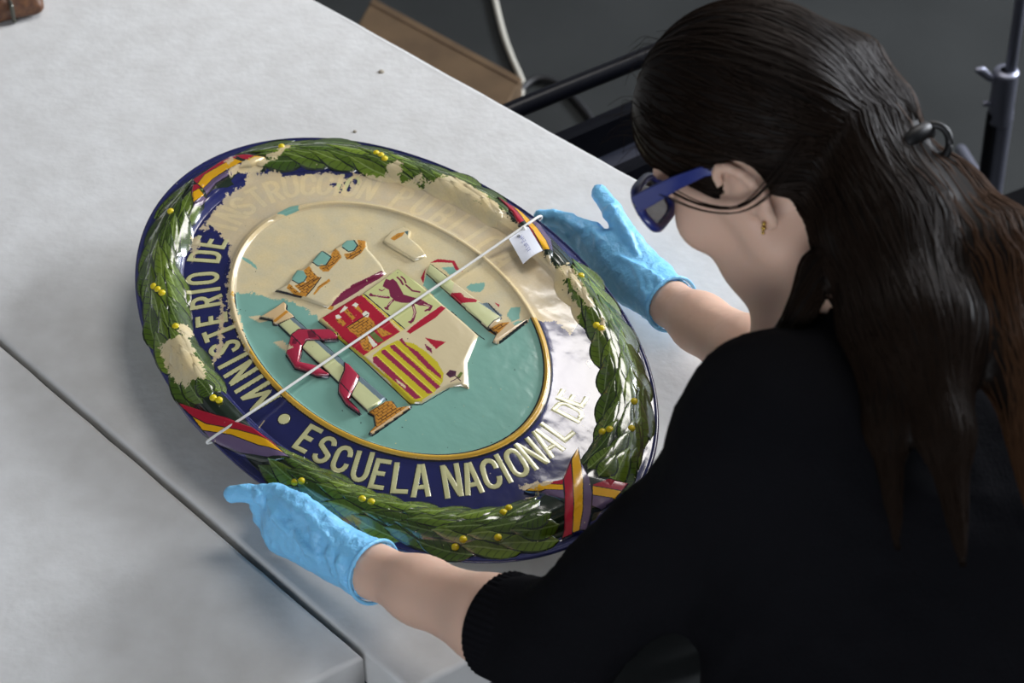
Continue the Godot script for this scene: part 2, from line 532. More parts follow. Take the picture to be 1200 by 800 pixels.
var ARMS := [
	[OCHRE, [-53, 117, -47, 121, -46, 115, -40, 113, -36, 114, -31, 109, -26, 117, -22, 127, -13, 128, -16, 116, -16, 108, -14, 104, -29, 98, -44, 91, -52, 102], 1.2],
	[OCHRE, [-6, 119, 1, 117, 11, 120, 19, 128, 26, 132, 26, 123, 23, 114, 8, 109, -2, 106, -7, 110], 1.2],
	[OCHRE, [28, 117, 33, 113, 41, 112, 49, 117, 54, 125, 60, 118, 54, 109, 43, 104, 30, 103, 25, 107], 1.2],
	[OCHRE, [-24, 95, -8, 96, -9, 92, -24, 91, -35, 87, -36, 89], 1.2],
	[OCHRE, [-36, 62, -30, 64, -27, 61, -33, 57], 1.2],
	[TEAL, [-36, 130, -28, 133, -23, 126, -25, 116, -32, 112, -39, 113, -41, 123], 0.6],
	[TEAL, [-4, 134, 6, 137, 12, 140, 14, 132, 15, 123, 6, 119, 2, 116, -1, 121, -6, 121, -6, 130], 0.6],
	[TEAL, [37, 132, 43, 133, 51, 126, 48, 117, 40, 113, 34, 116, 33, 127], 0.6],
	[BEIGE, [-44, 118, -44, 102, -46, 101, -47, 114], 0.8],
	[BEIGE, [-10, 129, -9, 126, -9, 113, -12, 112, -12, 124], 0.8],
	[BEIGE, [28, 127, 30, 127, 28, 118, 24, 115, 25, 121], 0.8],
	[PLUM, [-31, 63, -22, 67, -8, 70, 7, 71, 25, 68, 44, 66, 44, 61, 36, 60, 19, 61, 4, 60, -16, 60, -29, 61], 1],
	[BEIGE, [-54, 54, 6, 53, 61, 57, 65, 19, 65, -22, 66, -61, 65, -84, 49, -95, 31, -107, 9, -137, 5, -128, -6, -121, -24, -119, -42, -119, -51, -111, -52, -86, -51, -37], 1],
	[Color("e0cf8a"), [-54, 54, 6, 53, 9, -23, -51, -28], 0.6],
	[RED, [-50, 53, -43, 55, -29, 55, 1, 55, 4, 52, 4, 11, 2, -23, -16, -23, -49, -24, -49, -18, -52, 4, -50, 28, -50, 45], 1.5],
	[OCHRE, [-37, 23, -10, 21, -10, 9, -12, 4, -6, -20, -17, -16, -15, 0, -27, -1, -32, -19, -41, -24, -44, -17, -39, 0, -37, 6, -39, 15], 1],
	[OCHRE, [-40, 41, -35, 39, -35, 27, -40, 26, -41, 33], 1],
	[OCHRE, [-26, 47, -21, 44, -22, 27, -27, 26, -26, 39], 1],
	[OCHRE, [-14, 41, -9, 41, -10, 30, -13, 27], 1],
	[Color("ece6d2"), [-37, 45, -33, 44, -33, 38, -37, 38, -39, 41], 0.6],
	[Color("ece6d2"), [-30, 46, -20, 50, -19, 45, -25, 44, -31, 44], 0.6],
	[Color("ece6d2"), [-14, 45, -8, 46, -7, 41, -12, 39], 0.6],
	[Color("ece6d2"), [-13, 27, -7, 28, -6, 22, -11, 18, -14, 22], 0.6],
	[Color("ece6d2"), [-28, -3, -27, -7, -28, -22, -34, -22, -32, -12], 0.6],
	[Color("66743a"), [-25, -1, -19, -2, -19, -10, -19, -22, -26, -20, -26, -11], 0.5],
	[PALE, [7, 53, 46, 54, 60, 56, 64, 33, 64, 8, 62, -22, 9, -23], 0.8],
	[Color("7a2344"), [30, 45, 35, 49, 40, 52, 42, 47, 46, 47, 46, 40, 43, 29, 40, 19, 45, 9, 50, 1, 52, -10, 54, -17, 49, -13, 43, -6, 40, 2, 31, 10, 27, 17, 27, 27, 32, 36], 0],
	[Color("7a2344"), [17, 36, 21, 33, 26, 26, 24, 25, 16, 35], 0],
	[RED, [8, -28, 16, -26, 37, -24, 61, -23, 63, -29, 45, -33, 25, -33, 9, -33], 1],
	[Color("cdbc2c"), [-42, -31, -26, -29, -8, -31, 3, -47, 6, -66, 6, -85, 1, -103, -7, -112, -22, -117, -40, -117, -53, -111, -52, -82], 1],
	[Color("96284a"), [-43, -33, -39, -34, -39, -114, -45, -112, -46, -80, -47, -39], 1],
	[Color("96284a"), [-30, -31, -26, -33, -25, -117, -30, -115, -31, -74, -32, -35], 1],
	[Color("96284a"), [-19, -32, -14, -34, -14, -116, -19, -116, -19, -75, -20, -36], 1],
	[Color("96284a"), [-6, -32, -2, -32, -4, -44, -1, -58, -3, -104, -6, -108, -8, -85, -6, -47], 1],
	[BEIGE, [-43, -74, -41, -90, -44, -93, -45, -80], 1.2],
	[RED, [18, -49, 24, -59, 31, -69, 17, -70, 17, -61], 1],
	[Color("7a2344"), [12, -56, 13, -66, 9, -73, 9, -62], 1],
	[Color("4a1f38"), [2, -106, 9, -104, 13, -110, 8, -115, 2, -113], 0],
	[Color("6a7a34"), [8, -117, 16, -114, 17, -117, 9, -121], 0],
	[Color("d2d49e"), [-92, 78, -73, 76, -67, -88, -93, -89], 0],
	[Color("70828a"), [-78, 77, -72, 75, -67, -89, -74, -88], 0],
	[Color("d9b98a"), [-102, 102, -96, 102, -80, 102, -67, 103, -67, 97, -72, 91, -71, 79, -72, 75, -83, 77, -93, 79, -96, 83, -93, 89], 0],
	[OCHRE, [-94, 86, -73, 89, -73, 85, -93, 82], 0],
	[OCHRE, [-94, -91, -70, -91, -64, -96, -66, -107, -53, -115, -57, -117, -109, -119, -110, -114, -99, -111, -92, -99], 0],
	[Color("dcb98c"), [-109, -116, -55, -114, -54, -116, -109, -119], 0],
	[Color("d2d49e"), [82, 31, 93, 38, 95, 10, 94, -5, 82, -16, 79, -4], 1],
	[Color("d2d49e"), [80, -35, 88, -37, 97, -46, 101, -81, 80, -84], 0.8],
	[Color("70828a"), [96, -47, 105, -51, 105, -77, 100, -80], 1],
	[TEAL, [80, 29, 67, 18, 65, -20, 65, -68, 68, -96, 75, -100, 80, -96, 78, -86, 79, -38, 80, 3], 0.8],
	[TEAL, [102, -17, 109, -16, 122, -25, 116, -32, 108, -33, 101, -24], 2.2],
	[TEAL, [109, -80, 119, -75, 129, -81, 116, -94, 107, -92], 2.2],
	[TEAL, [100, 26, 112, 18, 109, 9, 100, 11, 100, 21], 2.2],
	[Color("d6bc94"), [80, -83, 91, -80, 99, -88, 105, -93, 105, -100, 122, -101, 121, -105, 74, -108, 71, -102, 81, -96], 0],
	[OCHRE, [78, -86, 92, -87, 105, -93, 95, -95, 82, -98, 80, -96], 0.8],
	[RED, [80, -14, 90, -22, 89, -31, 98, -43, 94, -45, 80, -34], 1],
	[RED, [95, 41, 105, 40, 118, 25, 114, 13, 114, 5, 110, 13, 114, 24, 102, 36], 0.8],
	[RED, [111, -56, 113, -63, 110, -65], 0],
	[RED, [85, 37, 69, 20, 72, 29], 0],
	[Color("b02a45"), [-51, 22, -54, 33, -80, 56, -92, 55, -112, 36, -116, 13, -111, 3, -105, -13, -96, -22, -93, -20, -96, -1, -107, 16, -92, 32, -83, 36, -56, 14], 0],
	[Color("b02a45"), [-71, -18, -68, -24, -70, -45, -76, -50, -91, -59, -100, -65, -100, -87, -102, -87, -105, -66, -101, -47, -94, -38, -78, -27], 0],
	[Color("6e1a30"), [-75, 46, -69, 40, -73, 31, -80, 36], 0],
	[Color("6e1a30"), [-94, 47, -90, 42, -96, 38, -99, 42], 0],
	[TEAL, [10, 225, 29, 225, 37, 219, 32, 212, 16, 215, 9, 222], 1.2],
	[TEAL, [-63, 198, -58, 188, -57, 173, -60, 166, -61, 178, -63, 191], 1.2],
	[BEIGE, [-110, 113, -99, 106, -93, 91, -105, 96], 1.5],
	[BEIGE, [-111, 62, -102, 58, -101, 36, -108, 37], 3],
	[OCHRE, [83, 100, 94, 101, 102, 97, 96, 94, 84, 94], 0.8],
	[Color("4d6a6a"), [102, 98, 106, 96, 101, 91], 0]]
var LINES := [
	[INK, 0.0005, [-92, 78, -93, -89]],
	[INK, 0.0005, [-72, 75, -67, -89]],
	[INK, 0.0006, [-102, 102, -96, 102, -80, 102, -67, 103, -67, 97, -72, 91, -71, 79, -72, 75, -83, 77, -93, 79, -96, 83, -93, 89, -102, 102]],
	[INK, 0.0006, [-94, -91, -70, -91, -64, -96, -66, -107, -53, -115, -57, -117, -109, -119, -110, -114, -99, -111, -92, -99, -94, -91]],
	[INK, 0.0005, [-51, 22, -54, 33, -80, 56, -92, 55, -112, 36, -116, 13, -111, 3, -105, -13, -96, -22, -93, -20, -96, -1, -107, 16, -92, 32, -83, 36, -56, 14, -51, 22]],
	[INK, 0.0005, [-71, -18, -68, -24, -70, -45, -76, -50, -91, -59, -100, -65, -100, -87, -102, -87, -105, -66, -101, -47, -94, -38, -78, -27, -71, -18]],
	[INK, 0.0005, [81, 30, 79, -86]],
	[INK, 0.0005, [80, -83, 91, -80, 101, -81]],
	[INK, 0.0008, [76, -108, 119, -104]],
	[INK, 0.0006, [80, -83, 81, -96, 71, -102]],
	[INK, 0.0005, [66, -35, 65, -68, 67, -92]],
	[INK, 0.0006, [105, -53, 102, -79]],
	[INK, 0.0006, [94, 39, 96, 11]],
	[INK, 0.0006, [7, 53, 9, -23]],
	[INK, 0.0006, [7, 53, 45, 55]],
	[Color("d8c42a"), 0.0007, [5, 52, 7, -23]],
	[INK, 0.0005, [-55, 53, -52, -29, -52, -86, -52, -112, -43, -120, -7, -122]],
	[Color("cdbc2c"), 0.0009, [-53, 25, -50, -28, -49, -83, -50, -109, -41, -117]],
	[INK, 0.0006, [-64, 124, -57, 112, -48, 95]],
	[INK, 0.0005, [-41, 123, -39, 113, -32, 112, -25, 116]],
	[INK, 0.0006, [-7, 131, -6, 121, 2, 116, 14, 122, 12, 140]],
	[INK, 0.0006, [33, 127, 34, 116, 40, 113, 48, 117, 50, 127]],
	[INK, 0.0006, [-14, 104, -29, 97, -43, 92]],
	[Color("5a3a20"), 0.0004, [-39, 107, -23, 106, -18, 106]],
	[Color("5a3a20"), 0.0004, [-38, 99, -25, 100]],
	[Color("5a3a20"), 0.0004, [-4, 114, 11, 112, 21, 116]],
	[Color("5a3a20"), 0.0004, [31, 109, 46, 107]],
	[INK, 0.0004, [-38, 22, -9, 22]],
	[Color("e8da5a"), 0.0005, [-38, -33, -38, -115]],
	[Color("e8da5a"), 0.0005, [-25, -33, -24, -118]],
	[Color("e8da5a"), 0.0005, [-13, -33, -10, -112]],
	[Color("4a1f38"), 0.0005, [8, -115, 8, -124]],
	[Color("4a1f38"), 0.0005, [-1, -118, 11, -119]],
	[Color("7a2344"), 0.0013, [11, 44, 12, 42, 16, 38, 25, 27]],
	[Color("7a2344"), 0.0011, [13, 45, 13, 42]],
	[Color("7a2344"), 0.0014, [12, 15, 15, 16, 21, 19, 26, 20]],
	[Color("7a2344"), 0.0012, [12, 17, 13, 13]],
	[Color("7a2344"), 0.0012, [51, 29, 51, 24, 51, 17, 56, 10]],
	[Color("7a2344"), 0.0012, [51, 45, 51, 39, 49, 32]],
	[Color("7a2344"), 0.0009, [55, 43, 55, 37, 53, 32]],
	[Color("7a2344"), 0.0007, [24, 44, 25, 40, 29, 40]],
	[Color("7a2344"), 0.0016, [39, 1, 33, -11, 25, -18, 20, -20]],
	[Color("7a2344"), 0.0012, [19, -18, 23, -20]],
	[Color("7a2344"), 0.0016, [47, -4, 50, -12, 52, -16, 47, -19]],
	[Color("7a2344"), 0.0012, [43, -17, 50, -18]],
	[Color("7a2344"), 0.0012, [38, 15, 44, 1, 49, -8]],
	[Color("d9b9a6"), 0.0005, [16, 39, 24, 29]],
	[Color("d9b9a6"), 0.0005, [18, 18, 24, 20]],
	[Color("d9b9a6"), 0.0006, [37, -3, 33, -11, 26, -16]],
	[Color("d9b9a6"), 0.0006, [48, -8, 51, -15]],
	[Color("c6b28a"), 0.0007, [-192, -25, -182, -21]]]
var CROWN := [-64, 124, -49, 123, -39, 128, -27, 134, -19, 129, -6, 134, 7, 139, 14, 139, 18, 129, 27, 133, 35, 132, 44, 134, 55, 127, 61, 117, 55, 107, 52, 79, 46, 60, 32, 63, 2, 70, -20, 67, -35, 63, -45, 84, -52, 101]
var SHIELD := [-54, 54, 6, 53, 61, 57, 65, 19, 65, -22, 66, -61, 65, -84, 49, -95, 31, -107, 9, -137, 5, -128, -6, -121, -24, -119, -42, -119, -51, -111, -52, -86, -51, -37]
var COLS := [
	["column_shaft", [-92, 78, -73, 76, -67, -88, -93, -89]],
	["column_capital", [-102, 102, -96, 102, -80, 102, -67, 103, -67, 97, -72, 91, -71, 79, -72, 75, -83, 77, -93, 79, -96, 83, -93, 89]],
	["column_base", [-94, -91, -70, -91, -64, -96, -66, -107, -53, -115, -57, -117, -109, -119, -110, -114, -99, -111, -92, -99]],
	["column_shaft", [82, 31, 93, 38, 95, 9, 98, -42, 102, -81, 79, -85]],
	["column_capital", [74, 104, 91, 110, 108, 106, 109, 94, 101, 87, 102, 69, 98, 51, 83, 54, 77, 85]],
	["column_base", [80, -83, 91, -80, 99, -88, 105, -93, 105, -100, 122, -101, 121, -105, 74, -108, 71, -102, 81, -96]]]
var SCROLL := [[-51, 22, -54, 33, -80, 56, -92, 55, -112, 36, -116, 13, -111, 3, -105, -13, -96, -22, -93, -20, -96, -1, -107, 16, -92, 32, -83, 36, -56, 14], [-71, -18, -68, -24, -70, -45, -76, -50, -91, -59, -100, -65, -100, -87, -102, -87, -105, -66, -101, -47, -94, -38, -78, -27]]
var BERRY := [-165, 222, -165, 213, -165, 204, -182, 150, -209, 35, -206, 28, -208, -115, -203, -121, -170, -183, -165, -192, -131, -288, -121, -289, -93, -311, -71, -293, -63, -292, 208, -93, 171, -162, 171, -170, 76, -280, 83, -284, 102, -297, 129, -271, 157, 225, 159, 218, 158, 209, 79, 313, -84, 310]

# ------------------------------------------------------------------ the enamelled sign: print, relief and parts (sign plane: x right, y up, metres)
const SA := 0.369
const SB := 0.239
const IW := 1000
const IH := 1520
var img: Image
var mask: Image
var paint: StandardMaterial3D
var HR := [0.0, 0.3, 0.57, 0.585, 0.597, 0.61, 0.623, 0.64, 0.802, 0.812, 0.826, 0.86, 0.885, 0.91, 0.93, 0.95, 0.965, 1.0]
var HH := [11.8, 11.6, 11.0, 11.2, 12.6, 12.6, 10.8, 10.0, 6.2, 9.0, 13.6, 15.6, 15.8, 13.6, 9.8, 4.6, 2.2, 0.4]
var dent: FastNoiseLite

func ell_pt(r: float, deg: float) -> Vector2:   # degrees clockwise from the top
	return Vector2(SB * r * sin(deg_to_rad(deg)), SA * r * cos(deg_to_rad(deg)))

func rho(p: Vector2) -> float:
	return Vector2(p.x / SB, p.y / SA).length()

func high(p: Vector2) -> float:
	var r := rho(p)
	var k := 0
	while k < HR.size() - 2 and r > HR[k + 1]:
		k += 1
	var t := clampf((r - HR[k]) / (HR[k + 1] - HR[k]), 0.0, 1.0)
	var h: float = lerpf(HH[k], HH[k + 1], t * t * (3.0 - 2.0 * t) if k > 7 else t)
	if r > 0.62 and r < 0.97:
		h += dent.get_noise_2d(p.x * 1000.0, p.y * 1000.0) * (1.3 if r > 0.82 else 0.35)
	return h * 0.001

func sp(p: Vector2, h: float) -> Vector3:
	return Vector3(p.x, h, -p.y)

func suv(p: Vector2) -> Vector2:
	return Vector2((p.x + 0.25) * 2.0, (0.38 - p.y) / 0.76)

func fillp(im: Image, poly: PackedVector2Array, c: Color, rag := 0.0) -> void:
	var q := PackedVector2Array()
	var y0 := 1e9
	var y1 := -1e9
	for p in poly:
		var w := Vector2((p.x + 0.25) * 2000.0, (0.38 - p.y) * 2000.0)
		q.append(w)
		y0 = minf(y0, w.y)
		y1 = maxf(y1, w.y)
	for y in range(maxi(0, int(y0)), mini(IH - 1, int(y1)) + 1):
		var yc := y + 0.5
		var xs := []
		for i in q.size():
			var a := q[i]
			var b := q[(i + 1) % q.size()]
			if (a.y <= yc) != (b.y <= yc):
				xs.append(a.x + (b.x - a.x) * (yc - a.y) / (b.y - a.y))
		xs.sort()
		for i in range(0, xs.size() - 1, 2):
			var xa := int(round(xs[i] + (rng.randf_range(-rag, rag) if rag > 0.0 else 0.0)))
			var xb := int(round(xs[i + 1] + (rng.randf_range(-rag, rag) if rag > 0.0 else 0.0)))
			if xb > xa:
				im.fill_rect(Rect2i(xa, y, xb - xa, 1), c)

func stroke(im: Image, pts: PackedVector2Array, hw: float, c: Color, round_ends := false) -> void:
	for i in pts.size() - 1:
		var t := (pts[i + 1] - pts[i]).normalized()
		var n := Vector2(-t.y, t.x) * hw
		fillp(im, PackedVector2Array([pts[i] + n, pts[i + 1] + n, pts[i + 1] - n, pts[i] - n]), c)
		if i > 0 or round_ends:
			disc(im, pts[i], hw, c)
	if round_ends:
		disc(im, pts[pts.size() - 1], hw, c)

func disc(im: Image, p: Vector2, r: float, c: Color) -> void:
	var q := PackedVector2Array()
	for k in 14:
		q.append(p + Vector2.from_angle(TAU * k / 14) * r)
	fillp(im, q, c)

func outline(poly: PackedVector2Array, hw: float, c: Color) -> void:
	var q := poly.duplicate()
	q.append(poly[0])
	stroke(img, q, hw, c)

func ring_poly(r: float, n := 160) -> PackedVector2Array:
	var q := PackedVector2Array()
	for k in n:
		q.append(ell_pt(r, 360.0 * k / n))
	return q

func disc_ring(k: float) -> PackedVector2Array:   # the inner oval is slightly slimmer than the rim's
	var q := PackedVector2Array()
	for i in 160:
		var a := TAU * i / 160
		q.append(Vector2(0.1463 * k * sin(a), 0.2215 * k * cos(a)))
	return q

# a raised patch of the tin whose outline is a polygon
func relief(called: String, poly: PackedVector2Array, h: float, inset: float, parent: Node) -> MeshInstance3D:
	var v := PackedVector3Array()
	var idx := PackedInt32Array()
	var uv := PackedVector2Array()
	var ct := Vector2.ZERO
	if Geometry2D.is_polygon_clockwise(poly):
		poly = poly.duplicate()
		poly.reverse()
	for p in poly:
		ct += p / poly.size()
	var n := poly.size()
	for ring in 3:
		for i in n:
			var p := poly[i]
			if ring > 0:
				var ea := (poly[i] - poly[(i + n - 1) % n]).normalized()
				var eb := (poly[(i + 1) % n] - poly[i]).normalized()
				var nn := (Vector2(-ea.y, ea.x) + Vector2(-eb.y, eb.x)).normalized()
				p += nn * inset * (0.35 if ring == 1 else 1.0)
			v.append(sp(p, high(p) + [-0.0004, h * 0.75, h][ring]))
			uv.append(suv(p))
	for ring in 2:
		for i in n:
			var a := ring * n + i
			var b := ring * n + (i + 1) % n
			idx.append_array([a, a + n, b, b, a + n, b + n])
	var top := PackedVector2Array()
	for i in n:
		top.append(uv[2 * n + i])
	var tr := Geometry2D.triangulate_polygon(top)
	if tr.is_empty():
		tr = Geometry2D.triangulate_polygon(poly)
	for i in range(0, tr.size(), 3):
		var a := tr[i]
		var b := tr[i + 1]
		var c := tr[i + 2]
		if (top[b] - top[a]).cross(top[c] - top[a]) < 0.0:
			var t := b
			b = c
			c = t
		idx.append_array([2 * n + a, 2 * n + b, 2 * n + c])
	return part(called, smooth(v, idx, uv), paint, parent)

# a raised strip along a line; flat = square-edged (letters), otherwise domed
func strip_into(v: PackedVector3Array, idx: PackedInt32Array, uv: PackedVector2Array, pts: PackedVector2Array, hw: Array, h: float, flat: bool) -> void:
	var base := v.size()
	var n := pts.size()
	var cross := [-1.0, -0.93, 0.0, 0.93, 1.0] if flat else [-1.0, -0.62, 0.0, 0.62, 1.0]
	var hs := [-0.3, 1.0, 1.0, 1.0, -0.3] if flat else [-0.2, 0.75, 1.0, 0.75, -0.2]
	for i in n:
		var ta := (pts[i] - pts[maxi(i - 1, 0)]).normalized()
		var tb := (pts[mini(i + 1, n - 1)] - pts[i]).normalized()
		var t := (ta + tb).normalized()
		var nn := Vector2(-t.y, t.x)
		var ms := 1.0
		if i > 0 and i < n - 1:
			ms = minf(1.0 / maxf(0.5, nn.dot(Vector2(-ta.y, ta.x))), 1.6)
		var w: float = hw[mini(i, hw.size() - 1)]
		for k in 5:
			var p: Vector2 = pts[i] + nn * cross[k] * w * ms
			var e := 0.0 if not flat and (i == 0 or i == n - 1) else 1.0
			v.append(sp(p, high(p) + h * hs[k] * e))
			uv.append(suv(p))
	for i in n - 1:
		for k in 4:
			var a := base + i * 5 + k
			idx.append_array([a, a + 1, a + 5, a + 1, a + 6, a + 5])
	if flat:
		for e in [0, n - 1]:
			var b: int = v.size()
			for k in [1, 3]:
				v.append(v[base + e * 5 + k])
				uv.append(uv[base + e * 5 + k])
			for k in [1, 3]:
				v.append(v[base + e * 5 + k] - Vector3(0, h * 1.3, 0))
				uv.append(uv[base + e * 5 + k])
			if e == 0:
				idx.append_array([b, b + 2, b + 1, b + 1, b + 2, b + 3])
			else:
				idx.append_array([b, b + 1, b + 2, b + 1, b + 3, b + 2])

func strip(called: String, pts: PackedVector2Array, hw: Array, h: float, parent: Node) -> MeshInstance3D:
	var v := PackedVector3Array()
	var idx := PackedInt32Array()
	var uv := PackedVector2Array()
	strip_into(v, idx, uv, pts, hw, h, false)
	return part(called, smooth(v, idx, uv), paint, parent)

func arc2(c: Vector2, r: Vector2, a0: float, a1: float, n := 7) -> PackedVector2Array:
	var o := PackedVector2Array()
	for i in n + 1:
		var a := deg_to_rad(lerpf(a0, a1, float(i) / n))
		o.append(c + Vector2(cos(a) * r.x, sin(a) * r.y))
	return o

# strokes of a narrow sans capital in a box 0..1 by 0..1 (centre lines)
func glyph(ch: String) -> Array:
	var x0 := 0.1
	var x1 := 0.9
	var y0 := 0.075
	var y1 := 0.925
	match ch:
		"M":
			return [[Vector2(x0, 0), Vector2(x0, 1)], [Vector2(x0 + 0.02, 0.97), Vector2(0.5, 0.2), Vector2(x1 - 0.02, 0.97)], [Vector2(x1, 1), Vector2(x1, 0)]]
		"I":
			return [[Vector2(0.5, 0), Vector2(0.5, 1)]]
		"N":
			return [[Vector2(x0, 0), Vector2(x0, 1)], [Vector2(x0 + 0.05, 0.95), Vector2(x1 - 0.05, 0.05)], [Vector2(x1, 0), Vector2(x1, 1)]]
		"T":
			return [[Vector2(0.5, 0), Vector2(0.5, y1)], [Vector2(0.02, y1), Vector2(0.98, y1)]]
		"E":
			return [[Vector2(x0 + 0.04, 0), Vector2(x0 + 0.04, 1)], [Vector2(x0, y0), Vector2(0.95, y0)], [Vector2(x0, 0.52), Vector2(0.78, 0.52)], [Vector2(x0, y1), Vector2(0.95, y1)]]
		"L":
			return [[Vector2(x0 + 0.04, 0), Vector2(x0 + 0.04, 1)], [Vector2(x0, y0), Vector2(0.98, y0)]]
		"A":
			return [[Vector2(0.08, 0), Vector2(0.44, 0.99)], [Vector2(0.92, 0), Vector2(0.56, 0.99)], [Vector2(0.25, 0.3), Vector2(0.75, 0.3)]]
		"U":
			var u := PackedVector2Array([Vector2(x0, 1)])
			u.append_array(arc2(Vector2(0.5, 0.33), Vector2(0.4, 0.255), 180, 360))
			u.append(Vector2(x1, 1))
			return [u]
		"O":
			var o := arc2(Vector2(0.5, 0.67), Vector2(0.4, 0.255), 0, 180)
			o.append_array(arc2(Vector2(0.5, 0.33), Vector2(0.4, 0.255), 180, 360))
			o.append(Vector2(x1, 0.67))
			return [o]
		"C":
			var c := arc2(Vector2(0.5, 0.67), Vector2(0.4, 0.255), -10, 180)
			c.append_array(arc2(Vector2(0.5, 0.33), Vector2(0.4, 0.255), 180, 370))
			return [c]
		"S":
			var s := arc2(Vector2(0.5, 0.71), Vector2(0.39, 0.215), 0, 200, 8)
			s.append_array(arc2(Vector2(0.5, 0.29), Vector2(0.39, 0.215), 20, -180, 8))
			return [s]
		"D":
			var d := PackedVector2Array([Vector2(x0, y0), Vector2(0.5, y0)])
			d.append_array(arc2(Vector2(0.5, 0.33), Vector2(0.4, 0.255), -90, 0, 4))
			d.append_array(arc2(Vector2(0.5, 0.67), Vector2(0.4, 0.255), 0, 90, 4))
			d.append(Vector2(x0, y1))
			return [[Vector2(x0 + 0.04, 0), Vector2(x0 + 0.04, 1)], d]
		"P", "B":
			var pb := PackedVector2Array([Vector2(x0, y1), Vector2(0.5, y1)])
			pb.append_array(arc2(Vector2(0.5, 0.72), Vector2(0.38, 0.205), 90, -90, 7))
			pb.append(Vector2(x0, 0.51))
			var pl := arc2(Vector2(0.5, 0.29), Vector2(0.4, 0.215), 90, -90, 7)
			pl.append(Vector2(x0, y0))
			return [[Vector2(x0 + 0.04, 0), Vector2(x0 + 0.04, 1)], pb] if ch == "P" else [[Vector2(x0 + 0.04, 0), Vector2(x0 + 0.04, 1)], pb, pl]
		"R":
			var r := PackedVector2Array([Vector2(x0, y1), Vector2(0.5, y1)])
			r.append_array(arc2(Vector2(0.5, 0.7), Vector2(0.38, 0.225), 90, -90, 7))
			r.append(Vector2(x0, 0.475))
			return [[Vector2(x0 + 0.04, 0), Vector2(x0 + 0.04, 1)], r, [Vector2(0.52, 0.47), Vector2(0.88, 0)]]
	return []

# a letter given by the middle of its foot and of its head (millimetres) and its width
func letter(ch: String, b: Array, w: float, parent: Node, build := true) -> void:
	var p0 := Vector2(b[0], b[1]) * 0.001
	var p1 := Vector2(b[2], b[3]) * 0.001
	var up := p1 - p0
	var rt := Vector2(up.y, -up.x).normalized() * w * 0.001
	var v := PackedVector3Array()
	var idx := PackedInt32Array()
	var uv := PackedVector2Array()
	var gl := glyph(ch)
	for pass_ in 2:
		for s in gl:
			var q := PackedVector2Array()
			for k in s:
				q.append(p0 + rt * (k.x - 0.5) + up * k.y)
			if pass_ == 0:
				stroke(img, q, 0.0036, INK)
			else:
				stroke(img, q, 0.0028, CREAM)
				strip_into(v, idx, uv, q, [0.0028], 0.00028, true)
	if build:
		part("letter", smooth(v, idx, uv), paint, parent)

func leaf(tip: Vector2, base: Vector2, w: float, parent: Node, build: bool) -> void:
	var ax := tip - base
	var nn := Vector2(-ax.y, ax.x).normalized()
	var bend := rng.randf_range(-0.06, 0.06) * ax.length()
	var L := PackedVector2Array()
	var R := PackedVector2Array()
	var mid := PackedVector2Array()
	for i in 9:
		var t := i / 8.0
		var c := base + ax * t + nn * bend * sin(PI * t)
		var hw := w * pow(sin(PI * pow(t, 0.8)), 0.8) * (1.0 if t < 0.98 else 0.0)
		mid.append(c)
		L.append(c + nn * hw)
		R.append(c - nn * hw)
	var poly := L.duplicate()
	for i in 9:
		poly.append(R[8 - i])
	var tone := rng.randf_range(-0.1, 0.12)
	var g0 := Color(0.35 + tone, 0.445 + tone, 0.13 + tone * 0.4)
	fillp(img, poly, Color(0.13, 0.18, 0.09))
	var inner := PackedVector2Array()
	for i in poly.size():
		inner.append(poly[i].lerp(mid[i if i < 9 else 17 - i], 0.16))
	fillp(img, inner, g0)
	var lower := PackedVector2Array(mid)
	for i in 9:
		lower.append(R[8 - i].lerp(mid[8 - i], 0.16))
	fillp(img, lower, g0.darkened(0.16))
	for i in range(1, 8):
		for s in [L, R]:
			stroke(img, PackedVector2Array([mid[i], mid[i].lerp(s[mini(i + 1, 8)], 0.9)]), 0.0005, g0.darkened(0.27))
	stroke(img, mid, 0.0006, g0.lightened(0.22))
	if not build:
		return
	var v := PackedVector3Array()
	var idx := PackedInt32Array()
	var uv := PackedVector2Array()
	for i in 9:
		var t := i / 8.0
		var row := [L[i], L[i].lerp(mid[i], 0.45), mid[i], R[i].lerp(mid[i], 0.45), R[i]]
		for k in 5:
			var p: Vector2 = row[k]
			var lift: float = 0.0003 + 0.0016 * t * sin(PI * minf(1.0, t * 0.8)) + [-0.0006, 0.0011, 0.0006, 0.0011, -0.0006][k]
			v.append(sp(p, high(p) + lift))
			uv.append(suv(p))
	for i in 8:
		for k in 4:
			var a := i * 5 + k
			idx.append_array([a, a + 5, a + 1, a + 1, a + 5, a + 6])
	part("leaf", smooth(v, idx, uv), paint, parent)

# courses of little bricks drawn inside an outline
func bricks(poly: PackedVector2Array) -> void:
	var c := Color("5f3a1c")
	for j in range(-40, 40):
		for i in range(-20, 20):
			var a := Vector2(i * 0.0066 + (0.0033 if j % 2 else 0.0), j * 0.0036)
			for s in [[a, a + Vector2(0.0066, 0)], [a, a + Vector2(0, 0.0036)]]:
				if Geometry2D.is_point_in_polygon(s[0], poly) and Geometry2D.is_point_in_polygon(s[1], poly):
					stroke(img, PackedVector2Array(s), 0.00035, c)

